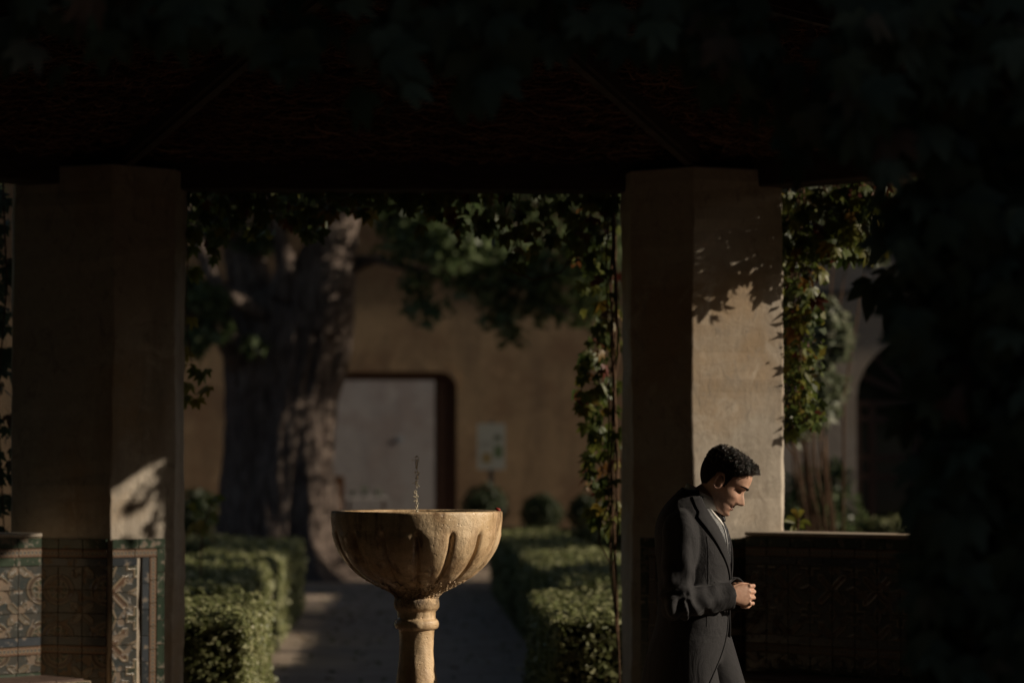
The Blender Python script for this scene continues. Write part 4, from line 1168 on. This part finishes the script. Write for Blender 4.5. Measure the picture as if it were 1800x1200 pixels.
for bx, by, tx, ty in ((1403, 915, 1390, 886), (1404, 912, 1412, 888), (1404, 918, 1428, 918), (1402, 922, 1375, 908), (1400, 925, 1382, 897), (1404, 925, 1416, 925), (1402, 930, 1388, 928)):
    long_leaf(sp, at(bx, by, 4.3), at(tx, ty, 4.25), 0.016, MT['vyel'])
sp = root('leafy_sprig', tuple(at(355, 960, 9.8)), 'sunlit leafy sprig between the left pier and the big trunk', 'plant')
part(MB().tube([at(350, 1100, 9.8), at(355, 930, 9.8), at(375, 880, 9.8)], .008, 6), 'stem', MT['stem'], sp)
for bx, by, tx, ty in ((375, 885, 398, 868), (370, 890, 362, 870), (360, 905, 335, 905), (360, 912, 345, 930), (365, 900, 385, 912), (352, 920, 328, 935), (355, 918, 358, 940), (345, 900, 330, 880), (372, 880, 385, 872)):
    long_leaf(sp, at(bx, by, 9.8), at(tx, ty, 9.7), 0.03, MT['vyel'])

# ------------------------------------------------------------------ unseen trees, wall and screens added to block light
def blocker_tree(x, y, h, r, label, n=46, z0=2.2, lv=190):
    T = root('blocker_tree', (x, y, 0), label, 'tree', 'unseen trees added for shade')
    part(MB().tube([(x, y, 0), (x + .1, y, 1.2), (x - .05, y, z0 + .5), (x, y, h * .7)], [.24, .19, .16, .06], 12, jit=.05), 'trunk', MT['bark'], T, True)
    cen = []
    for i in range(n):
        a = random.uniform(0, 6.28); q = r * math.sqrt(random.random()); cen.append((x + q * math.cos(a), y + q * math.sin(a), z0 + .6 + (h - z0) * random.random() * (1 - .5 * (q / r) ** 2)))
    P, N = clump_points(cen, [(.9, .9, .7)] * n, [lv] * n); V, F = leaf_cloud(P, N, 0.17, 0.5, 1.0)
    tag(adopt(link('crown', fast_mesh('crown', V, F), MT['tree_leaf']), T), kind='stuff')
blocker_tree(8.0, -5.2, 8.0, 2.9, 'unseen leafy tree added right of the pavilion front to shade the near vines', 60)
blocker_tree(7.8, 9.6, 7.0, 1.9, 'unseen leafy tree added in the right garden bed to shade path and hedges', 60)
blocker_tree(9.5, 18.0, 7.5, 3.0, 'unseen leafy tree added by the grey house front to shade the path', 60)
blocker_tree(-8.5, 5.0, 8.5, 3.2, 'unseen leafy tree added left of the pavilion to dim the sky light', 60)
blocker_tree(9.0, 28.4, 6.6, 2.4, 'unseen leafy tree added behind the grey house to dapple the big trunk', 34, 3.0, 110)
gw = MB().box((18.0, -15, 0), (18.5, 23.5, 4.5)).build('blocker_wall', MT['ochre']); tag(gw, 'unseen ochre wall added far right of the pavilion to hide the bright horizon', 'wall')  # unseen, added to block the glow above the horizon
def blocker_cypress(x0, x1, y0, y1, h, label):  # out of view, added to darken the surrounding light
    H = root('blocker_cypress', ((x0 + x1) / 2, (y0 + y1) / 2, 0), label, 'hedge', 'unseen cypress screens added to cut light')
    part(MB().box((x0 + .1, y0 + .1, 0), (x1 - .1, y1 - .1, h - .1)), 'branch_core', MT['core'], H)
    m = 26000; p = np.stack([x0 + (x1 - x0) * rng.random(m), y0 + (y1 - y0) * rng.random(m), h * rng.random(m)], 1); f = rng.integers(0, 3, m)
    if x1 - x0 > y1 - y0: p[:, 1] = np.where(f == 0, y0, np.where(f == 1, y1, p[:, 1]))
    else: p[:, 0] = np.where(f == 0, x0, np.where(f == 1, x1, p[:, 0]))
    V, F = leaf_cloud(p, rand_unit(m), 0.3, 0.5, 1.0); tag(adopt(link('foliage', fast_mesh('foliage', V, F), MT['screen_leaf']), H), kind='stuff')
blocker_cypress(-7.4, -6.2, -15.0, 3.0, 6.5, 'unseen cypress screen added left of the pavilion to dim the fill light')
blocker_cypress(6.2, 7.2, -9.0, -2.4, 5.0, 'unseen cypress screen added right of the pavilion front to shade the near vines')
blocker_cypress(-6.1, 9.0, -15.2, -14.0, 7.0, 'unseen cypress screen added behind the viewer to block the low sky')
# ------------------------------------------------------------------ the man in the morning coat
def remesh(o, voxel, smooth=4, fac=0.5):
    m = o.modifiers.new('remesh', 'REMESH'); m.mode = 'VOXEL'; m.voxel_size = voxel; m.use_smooth_shade = True
    s = o.modifiers.new('smooth', 'SMOOTH'); s.factor = fac; s.iterations = smooth
    return o


man = root('person', (1.092, 0.18, 0.012), 'man in dark grey morning coat with bowed head and hands together beside the fountain', 'person')
man.rotation_euler = (0, 0, R(-13))
def mpart(mb, name, mat, parent=None, smooth=True): return mb.build(name, mat, parent or man, smooth)

# --- head in its own frame: +x face, z up, z=0 at the eye line
HT = R(33); HC = Vector((0.098, 0.0, 1.578 - 0.012)); HY = R(3)
HM = Matrix.Translation(HC) @ Matrix.Rotation(HY, 4, 'Z') @ Matrix.Rotation(HT, 4, 'Y')
M = Mat('skin', (0.60, 0.36, 0.25), 0.48, 0.4); n = M.noise(90, 5); n2 = M.noise(14, 4)
c = M.ramp(n2, [(0.3, (0.50, 0.28, 0.19)), (0.7, (0.66, 0.42, 0.30))])
c = M.mix(M.remap(n, 0.3, 0.7, 0, 0.35), c, (0.38, 0.18, 0.125))
hv = M.node('ShaderNodeSeparateXYZ'); M.l(M.coord('Object', loc=tuple(HC), rot=tuple(HM.to_euler()), vt='TEXTURE'), hv.inputs[0])
hx, hz = E(hv.outputs[0]), E(hv.outputs[2])
stub = M.remap(hz, -0.035, -0.062, 0, 1) * M.remap(hx, -0.03, 0.01, 0, 1) * M.remap(hz, -0.135, -0.118, 0, 1)
c = M.mix(stub * M.remap(M.noise(420, 2), 0.35, 0.65, 0.25, 0.75), c, (0.12, 0.075, 0.06))
M.color(c).bump(n, 0.4, 0.002)
M.b.inputs['Subsurface Weight'].default_value = 0.08; M.b.inputs['Subsurface Radius'].default_value = (0.02, 0.008, 0.004); MT['skin'] = M.m
zk = [-.116, -.112, -.104, -.092, -.078, -.068, -.06, -.048, -.03, 0, .02, .047, .069, .087, .099, .105]
xf = [.060, .074, .082, .083, .083, .081, .086, .086, .085, .083, .091, .091, .083, .066, .045, .01]
xb = [.035, .020, .002, -.015, -.035, -.05, -.06, -.072, -.086, -.100, -.104, -.102, -.092, -.074, -.052, -.02]
wk = [.016, .028, .040, .047, .052, .055, .057, .061, .066, .071, .0745, .0755, .071, .060, .043, .016]
def head_point(z, ph, off=0.0):
    f = float(smooth_interp(z, zk, xf)); b = float(smooth_interp(z, zk, xb)); w = float(smooth_interp(z, zk, wk))
    c, s = math.cos(ph), math.sin(ph); e = 2 / 2.25
    x = (f + b) / 2 + ((f - b) / 2 + off) * math.copysign(abs(c) ** e, c); y = (w + off) * math.copysign(abs(s) ** e, s)
    nar = max(0.0, min(1.0, (x - 0.02) / 0.07)); y *= 1 - 0.16 * nar * nar
    if c > 0:
        ay = abs(y); G = lambda u, s_: math.exp(-(u / s_) ** 2)
        nose = float(np.interp(z, [-.058, -.052, -.046, -.039, -.030, -.018, -.006, .006, .016], [0, .007, .024, .0315, .0275, .020, .012, .004, 0])); sg = float(np.interp(z, [-.05, -.04, -.01, .01], [.013, .0125, .008, .009]))
        x += nose * G(ay, sg)
        x += .0055 * G(ay - .0145, .006) * G(z + .045, .007)
        x -= .0150 * G(ay - .031, .017) * G(z - .001, .011)
        x += .0065 * G(ay - .032, .012) * G(z + .004, .0075)
        x += .0065 * G(ay - .026, .02) * G(z - .020, .008)
        x += .005 * G(ay - .043, .018) * G(z + .030, .014)
        x -= .0045 * G(z + .0705, .003) * (1 if ay < .024 else G(ay - .024, .006))
        x += .0035 * G(z + .064, .005) * G(ay, .018) + .003 * G(z + .078, .005) * G(ay, .016)
        x -= .003 * G(z + .088, .005) * G(ay, .02)
        x += .006 * G(z + .103, .008) * G(ay, .018)
        x -= .003 * G(ay, .004) * G(z + .057, .005)
    return Vector((x, y, z))
body = MB()
rows = []
for z in np.linspace(zk[0], zk[-1], 100):
    rows.append([HM @ head_point(float(z), 2 * math.pi * k / 120) for k in range(120)])
body.rings(rows)
# ears
for s in (-1, 1):
    rows = []
    for k in range(18):
        a = 2 * math.pi * k / 18
        ex = -.012 + .0155 * math.cos(a) - .004 * math.sin(a); ez = -.010 + .028 * math.sin(a) + (0.004 * math.cos(a)); rad = .0055 if math.sin(a) > -.6 else .006
        rows.append(HM @ Vector((ex, s * (.0755 + .010 * (.5 - .5 * math.cos(a))), ez)))
    body.tube(rows + [rows[0], rows[1]], .0040, 8)
    c = HM @ Vector((-.010, s * .0755, -.014)); body.ellipsoid(c, (.0155, .0075, .024), 12, 8)
# neck and trunk core
body.tube([(.050, 0, 1.52), (.018, 0, 1.495), (-.015, 0, 1.462), (-.045, 0, 1.42), (-.05, 0, 1.36)], [.050, .055, .057, .066, .085], 24)
def hand(side):
    """side -1: right hand, its back to the camera; 1: left hand behind it"""
    if side < 0:
        W = Vector((.135, -.108, 1.136)); K = Vector((.198, -.070, 1.136)); back = Vector((.42, -.9, .05)).normalized()
    else:
        W = Vector((.140, .062, 1.145)); K = Vector((.192, -.012, 1.126)); back = Vector((.55, .8, .12)).normalized()
    d = (K - W).normalized(); up = d.cross(back) * (1 if side < 0 else -1); up = up.normalized()
    if up.z < 0: up = -up
    # palm
    rows = []
    for t, hw, th in ((-.35, .026, .020), (0, .028, .019), (.3, .036, .018), (.65, .042, .0165), (1.0, .043, .0145)):
        c = W.lerp(K, t); rows.append([c + up * hw * math.copysign(abs(math.cos(a)) ** .8, math.cos(a)) + back * th * math.copysign(abs(math.sin(a)) ** .8, math.sin(a)) for a in [2 * math.pi * k / 20 for k in range(20)]])
    body.rings(rows)
    # four fingers, curled round into the palm
    inward = -back
    lens = [(.036, .024, .018), (.039, .026, .019), (.036, .024, .018), (.029, .019, .016)]
    for i, (a1, a2, a3) in enumerate(lens):
        b = K + up * (.033 - .0215 * i) + back * .003
        r = [.0088, .0090, .0086, .0078][i]
        spread_ = up * (.05 - .03 * i)
        d1 = (d * .80 + inward * .60 + spread_ * .5).normalized(); d2 = (d * -.30 + inward * .95).normalized(); d3 = (d * -.93 + inward * .35).normalized()
        if side > 0: d1 = (d * .7 + inward * .7).normalized()
        p1 = b + d1 * a1; p2 = p1 + d2 * a2; p3 = p2 + d3 * a3
        body.tube([b - d * .02, b, b.lerp(p1, .5), p1 - d1 * .003, p1 + d2 * .006, p2, p2 + d3 * .008, p3], [r * .9, r * 1.1, r * .93, r * 1.0, r * .98, r * .9, r * .86, r * .6], 10)
        body.ellipsoid(b + back * .003, (.0095, .0095, .0095), 10, 8)
    t0 = W.lerp(K, .22) + up * .024 + inward * .006; t1 = t0 + d * .034 + up * .014 + inward * .014; t2 = t1 + d * .030 - up * .003 + inward * .012; t3 = t2 + d * .022 - up * .008 + inward * .006
    body.tube([t0 - d * .01, t0, t1, t2, t3], [.015, .015, .0118, .0110, .0075], 10)
    return W
Wr = hand(-1); Wl = hand(1)
SHr, ELr = Vector((-.045, -.178, 1.385)), Vector((-.058, -.255, 1.110))
SHl, ELl = Vector((-.03, .178, 1.385)), Vector((.0, .262, 1.118))
for S_, E_, W_ in ((SHr, ELr, Wr), (SHl, ELl, Wl)):
    body.tube([S_, S_.lerp(E_, .5), E_, E_.lerp(W_, .5), W_], [.05, .045, .038, .035, .026], 14)
body.tube([(-.04, 0, 1.36), (-.03, 0, 1.2), (-.03, 0, 1.0), (-.03, 0, .88)], [.10, .10, .105, .10], 20)
LEGS = {-1: [(-.035, -.09, .92), (.055, -.095, .50), (.03, -.10, .085)], 1: [(.02, .09, .92), (.165, .09, .52), (.21, .085, .085)]}
for s, L in LEGS.items():
    body.tube([L[0], Vector(L[0]).lerp(Vector(L[1]), .5), L[1], Vector(L[1]).lerp(Vector(L[2]), .4), L[2]], [.085, .075, .052, .05, .035], 16)
ob = mpart(body, 'body', MT['skin']); remesh(ob, 0.0028, 2, 0.35)

# --- hair: cropped sides and a curly top
def hairline(x, z, y):
    """>0 where hair grows"""
    top = z - float(np.interp(x, [-.11, -.075, -.045, -.03, -.012, .004, .018, .026, .05, .075, .1], [-.060, -.058, -.040, .022, .028, -.014, -.018, .034, .052, .073, .072]))
    return top
def skull_n(p): return Vector(((p.x + .006) / .097 ** 2, p.y / .075 ** 2, (p.z - .02) / .096 ** 2)).normalized()
crop = MB(); V = []; idx = {}; F = []
zs2 = np.linspace(-.062, zk[-1] - .0005, 70); nph = 120
for i, z in enumerate(zs2):
    for k in range(nph):
        p = head_point(float(z), 2 * math.pi * k / nph)
        q = hairline(p.x, p.z, p.y); th = max(0.0, min(1.0, q / .03)); topw = max(0.0, min(1.0, (p.z - .035) / .05))
        V.append(HM @ (p + skull_n(p) * (.0014 + .0018 * th + .0035 * topw * th)) if q > -.004 else None)
keep = {}
for i in range(len(zs2) - 1):
    for k in range(nph):
        a = [i * nph + k, i * nph + (k + 1) % nph, (i + 1) * nph + (k + 1) % nph, (i + 1) * nph + k]
        if all(V[j] is not None for j in a):
            F.append(tuple(keep.setdefault(j, len(keep)) for j in a))
VV = [None] * len(keep)
for j, m in keep.items(): VV[m] = V[j]
capf = []
crop.add(VV, F)
top_ids = [keep[(len(zs2) - 1) * nph + k] for k in range(nph) if (len(zs2) - 1) * nph + k in keep]
if len(top_ids) == nph: crop.f.append(tuple(top_ids))
hr = mpart(crop, 'hair', MT['crop'])
curls = MB(); made = 0
while made < 2000:
    z = random.uniform(.02, .1049); ph = random.uniform(0, 2 * math.pi)
    p = head_point(z, ph); q = hairline(p.x, p.z, p.y)
    if q < .004: continue
    if z < .075 and random.random() > (z - .025) / .05: continue
    n = skull_n(p)
    topw = max(0.0, min(1.0, (z - .04) / .05)); front = max(0.0, min(1.0, (p.x - .02) / .05))
    base = p + n * (.001 + .004 * topw); ln = (.003 + .0125 * topw + .005 * front * topw) * random.uniform(.45, 1.3)
    sidev = n.cross(Vector((random.gauss(0, 1), random.gauss(0, 1), random.gauss(0, 1)))).normalized(); ot = n.cross(sidev)
    R0 = random.uniform(.0025, .0055); a0 = random.uniform(0, 6.28); tw = random.choice((-1, 1)) * random.uniform(4, 7); fwd = Vector((1, 0, .1)) * (.010 * front * topw)
    pts = []
    for j in range(7):
        t = j / 6; rr_ = R0 * (.4 + .6 * t); a = a0 + tw * t
        pts.append(HM @ (base + n * ln * math.sin(t * 1.9) * 1.05 + (sidev * math.cos(a) + ot * math.sin(a)) * rr_ + fwd * t))
    curls.tube(pts, [.0011, .0013, .0014, .0013, .0012, .0010, .0005], 5); made += 1
tag(mpart(curls, 'curls', MT['hair'], hr), kind='stuff')
# eyebrows and lashes
for s in (-1, 1):
    eb = MB()
    for i in range(26):
        t = i / 25; y = s * (.012 + .036 * t); z = .0165 + .006 * math.sin(t * 2.4) - .002 * t
        lo, hi = 0, math.pi / 2; best = None
        for k in range(80):
            ph = -1.1 + 2.2 * k / 79; p = head_point(z, ph)
            if best is None or abs(p.y - y) < abs(best.y - y): best = p
        eb.ellipsoid(HM @ (best + Vector((.0012, 0, 0))), (.0046, .0026, .0046 * (1 - .5 * t)), 8, 5)
    mpart(eb, 'eyebrow', MT['crop'])
    el = MB(); pts = []
    for i in range(12):
        t = i / 11; y = s * (.019 + .026 * t); z = -.0065 - .0015 * math.sin(t * math.pi)
        best = None
        for k in range(80):
            ph = -1.1 + 2.2 * k / 79; p = head_point(z, ph)
            if best is None or abs(p.y - y) < abs(best.y - y): best = p
        pts.append(HM @ (best + Vector((.001, 0, 0))))
    mpart(el.tube(pts, .0013, 6), 'eyelashes', MT['crop'])
M = Mat('lip', (0.42, 0.19, 0.15), 0.45, 0.4)
lp_ = MB(); rows = []
for i in range(15):
    y = -.021 + .042 * i / 14
    for zc in (-.0655, -.0765):
        best = min((head_point(zc, -.9 + 1.8 * k / 90) for k in range(91)), key=lambda p: abs(p.y - y))
        w = 1 - (y / .023) ** 2
        lp_.ellipsoid(HM @ (best + Vector((-.0012, 0, 0))), (.0034 * w + .0008, .0026, .0036 * w + .0006), 8, 5)
mpart(lp_, 'lips', M.m)

# --- coat
cz = [.45, .60, .75, .85, .95, 1.02, 1.10, 1.18, 1.26, 1.34, 1.40, 1.45, 1.485, 1.51, 1.53]
ccx = [-.075, -.07, -.06, -.05, -.035, -.025, -.020, -.018, -.018, -.022, -.028, -.032, -.028, -.02, -.012]
ca = [.155, .162, .164, .160, .150, .140, .134, .136, .142, .144, .134, .110, .090, .074, .064]
cb_ = [.205, .212, .216, .212, .200, .186, .178, .182, .190, .198, .200, .180, .135, .095, .072]
def coat_pt(z, ph, off=0.0):
    cx = float(smooth_interp(z, cz, ccx)); a = float(smooth_interp(z, cz, ca)) + off; b = float(smooth_interp(z, cz, cb_)) + off
    c, s = math.cos(ph), math.sin(ph); e = 2 / 2.3
    # folds of the skirt
    f = 0.006 * math.sin(6 * ph + 1.0) * max(0, min(1, (.95 - z) / .3))
    return Vector((cx + (a + f) * math.copysign(abs(c) ** e, c), (b + f) * math.copysign(abs(s) ** e, s), z))
def opening(z): return R(float(np.interp(z, [.45, .6, .7, .78, .84, .90, .95, 1.0, 1.06, 1.13, 1.17, 1.22, 1.28, 1.34, 1.40, 1.45, 1.485, 1.53], [108, 88, 69, 55, 44, 31, 21, 12, 5, 3, 3, 9, 19, 29, 38, 45, 54, 70])))
coat = MB()
rows = []
for z in np.linspace(.45, 1.53, 72):
    z = float(z); o_ = opening(z); ph = np.linspace(o_, 2 * math.pi - o_, 96)
    out = [coat_pt(z, p) for p in ph]; inn = [coat_pt(z, p, -.024) for p in ph[::-1]]
    rows.append(out + inn)
coat.rings(rows)
def sleeve(S_, E_, W_, up_out):
    pts = []; rad = []
    ctrl = [(S_ + Vector((0, -.055 * math.copysign(1, S_.y), .028)), .050), (S_, .069), (S_.lerp(E_, .3), .068), (S_.lerp(E_, .6), .063), (S_.lerp(E_, .88), .058), (E_, .058), (E_.lerp(W_, .16), .058), (E_.lerp(W_, .5), .054), (E_.lerp(W_, .8), .051), (E_.lerp(W_, 1.0), .051)]
    # Catmull through the controls
    P = [c[0] for c in ctrl]
    for i in range(len(P) - 1):
        p0, p1, p2, p3 = P[max(i - 1, 0)], P[i], P[i + 1], P[min(i + 2, len(P) - 1)]
        for k in range(7):
            t = k / 7; pts.append(.5 * ((2 * p1) + (p2 - p0) * t + (2 * p0 - 5 * p1 + 4 * p2 - p3) * t * t + (3 * p1 - p0 - 3 * p2 + p3) * t ** 3)); rad.append(ctrl[i][1] * (1 - t) + ctrl[i + 1][1] * t)
    pts.append(P[-1]); rad.append(ctrl[-1][1])
    n = 36; prev = None; rows = []; tot = len(pts)
    for i, p in enumerate(pts):
        t = (pts[min(i + 1, tot - 1)] - pts[max(i - 1, 0)]).normalized()
        if prev is None: prev = Vector((1, 0, 0))
        u = (prev - t * prev.dot(t)).normalized(); prev = u; w = t.cross(u); row = []
        s = i / tot
        wn = math.exp(-((s - .55) / .17) ** 2)
        for k in range(n):
            a = 2 * math.pi * k / n
            fold = wn * .0105 * math.sin(s * 75 + 2.2 * math.cos(a) + 1.3 * math.sin(2 * a)) + .004 * math.sin(s * 40 + 3 * a) * (.4 + wn) + .003 * math.sin(5 * a + s * 11)
            row.append(p + (u * math.cos(a) + w * math.sin(a)) * (rad[i] + fold))
        rows.append(row)
    # turn the cuff inwards so that the end is a rim and not a plug
    c = pts[-1]; t = (pts[-1] - pts[-3]).normalized(); e = rows[-1]
    rows.append([c + (v - c) * .82 for v in e]); rows.append([c - t * .03 + (v - c) * .80 for v in e])
    return rows
cuff_r = Wr.lerp(ELr, .02); cuff_l = Wl.lerp(ELl, .02)
coat.rings(sleeve(SHr, ELr, cuff_r, 0)); coat.rings(sleeve(SHl, ELl, cuff_l, 0))
co = mpart(coat, 'coat', MT['suit']); remesh(co, 0.0050, 2, 0.45)
# lapels, laid on the coat front
for s in (-1, 1):
    rows = []
    for z in np.linspace(1.19, 1.505, 30):
        z = float(z); o_ = opening(z); w = float(np.interp(z, [1.19, 1.30, 1.40, 1.437, 1.442, 1.505], [.02, .30, .46, .54, .38, .44]))
        top = [coat_pt(z, s * (o_ - .02 + w * q), .006 - .002 * abs(q - .5)) for q in np.linspace(0, 1, 9)]
        und = [coat_pt(z, s * (o_ - .02 + w * q), -.001) for q in np.linspace(1, 0, 9)]
        rows.append(top + und)
    mpart(MB().rings(rows), 'lapel', MT['suit_dark'], co)
# coat collar round the nape
rows = []
for k in range(25):
    ph = R(75 + 210 * k / 24); c, s_ = math.cos(ph), math.sin(ph)
    base = Vector((-.012 + .080 * c, .078 * s_, 1.482 - .030 * max(0, c) + .018 * max(0, -c))); topp = Vector((.008 + .066 * c, .066 * s_, 1.506 - .028 * c))
    nrm = Vector((c, s_, .4)).normalized() * .007
    rows.append([base, topp, topp + nrm + Vector((0, 0, .003)), base + nrm * 2 + Vector((0, 0, -.012))])
mpart(MB().rings(rows), 'collar', MT['suit_dark'], co)
for ph in (-R(62), -R(112)):
    mpart(MB().tube([coat_pt(float(z), ph, .0002) for z in np.linspace(1.02, 1.36, 24)], .0012, 5), 'seam', MT['suit_dark'], co)
for s_ in (-1, 1):      # stitched front edge of the coat
    mpart(MB().tube([coat_pt(float(z), s_ * opening(float(z)), .001) for z in np.linspace(.47, 1.17, 50)], .0032, 6), 'front_edge', MT['suit_dark'], co)
bt = MB()
for i in range(4):
    t = .96 - .055 * i; c = ELr.lerp(cuff_r, t); bt_ = c + Vector((-.006, -.020, -.0505)); mpart(MB().ellipsoid(bt_, (.006, .006, .0045), 10, 6), 'button', MT['button'], co)
p = coat_pt(1.165, -.06, .004); mpart(MB().ellipsoid(p, (.005, .010, .010), 10, 6), 'button', MT['button'], co)
# waistcoat, shirt, tie
rows = []
for z in np.linspace(.985, 1.46, 36):
    z = float(z); rows.append([coat_pt(z, 2 * math.pi * k / 64, -.012 - .010 * max(0, (z - 1.38) / .08)) for k in range(64)])
mpart(MB().rings(rows), 'waistcoat', MT['paisley'])
rows = []
for z in np.linspace(.972, 1.0, 6):
    rows.append([coat_pt(float(z), 2 * math.pi * k / 64, -.018) for k in range(64)])
sh = mpart(MB().rings(rows), 'shirt', MT['shirt'])
rows = []      # shirt front showing beside the tie
for z in np.linspace(1.39, 1.478, 14):
    z = float(z); w = float(np.interp(z, [1.39, 1.478], [.10, .42]))
    rows.append([coat_pt(z, w * q, -.010 - .010 * max(0, (z - 1.38) / .08) + .004) for q in np.linspace(-1, 1, 17)] + [coat_pt(z, w * q, -.03) for q in np.linspace(1, -1, 17)])
mpart(MB().rings(rows), 'shirt_front', MT['shirt'], sh)
rows = []      # stand collar
for k in range(40):
    ph = R(12 + 336 * k / 39); c, s_ = math.cos(ph), math.sin(ph)
    lo = Vector((.008 + .066 * c, .064 * s_, 1.480 - .030 * c)); hi = Vector((.020 + .061 * c, .060 * s_, 1.520 - .034 * c)); o_ = Vector((c, s_, 0)) * .005
    rows.append([lo, hi, hi + o_ + Vector((0, 0, .002)), lo + o_ * 2 - Vector((0, 0, .004))])
mpart(MB().rings(rows), 'shirt_collar', MT['shirt'], sh)
tie = MB()
kc = Vector((.078, 0, 1.452)); rows = []
for t, hw, th in ((0, .020, .010), (.25, .024, .015), (.7, .019, .013), (1.0, .013, .009)):
    c = kc + Vector((.016 * t, 0, -.042 * t)); rows.append([c + Vector((th * math.cos(a), hw * math.sin(a), 0)) for a in [2 * math.pi * k / 16 for k in range(16)]])
tie.rings(rows[::-1]); rows = []
for z in np.linspace(1.418, 1.25, 14):
    z = float(z); hw = float(np.interp(z, [1.25, 1.40, 1.418], [.24, .14, .10])); rows.append([coat_pt(z, hw * q, -.002 - .008 * q * q - .012 * max(0, (z - 1.38) / .08)) for q in np.linspace(-1, 1, 9)] + [coat_pt(z, hw * q, -.014 - .012 * max(0, (z - 1.38) / .08)) for q in np.linspace(1, -1, 9)])
tie.rings(rows[::-1]); mpart(tie, 'necktie', MT['tie'])
# trousers and shoes
trs = MB()
trs.tube([(-.03, 0, 1.0), (-.03, 0, .93), (-.02, 0, .86)], [.112, .120, .105], 28)
for s, L in LEGS.items():
    h, k_, a_ = (Vector(v) for v in L)
    trs.tube([h + Vector((0, 0, .03)), h.lerp(k_, .3), h.lerp(k_, .7), k_, k_.lerp(a_, .4), k_.lerp(a_, .8), a_ + Vector((0, 0, -.02))], [.095, .096, .086, .078, .076, .075, .078], 26, jit=.01)
tro = mpart(trs, 'trousers', MT['trouser']); remesh(tro, 0.008, 3)
for s, L in LEGS.items():
    a_ = Vector(L[2]); rows = []
    for t, w, h in ((-.085, .022, .05), (-.06, .036, .075), (0, .040, .085), (.06, .043, .07), (.11, .048, .05), (.16, .045, .042), (.20, .032, .034), (.215, .012, .02)):
        rows.append([(a_.x + t, a_.y + w * math.cos(q), max(0.0, h * .5 + h * .5 * math.copysign(abs(math.sin(q)) ** .7, math.sin(q)))) for q in [2 * math.pi * k / 16 for k in range(16)]])
    mpart(MB().rings(rows), 'shoe', MT['shoe'])
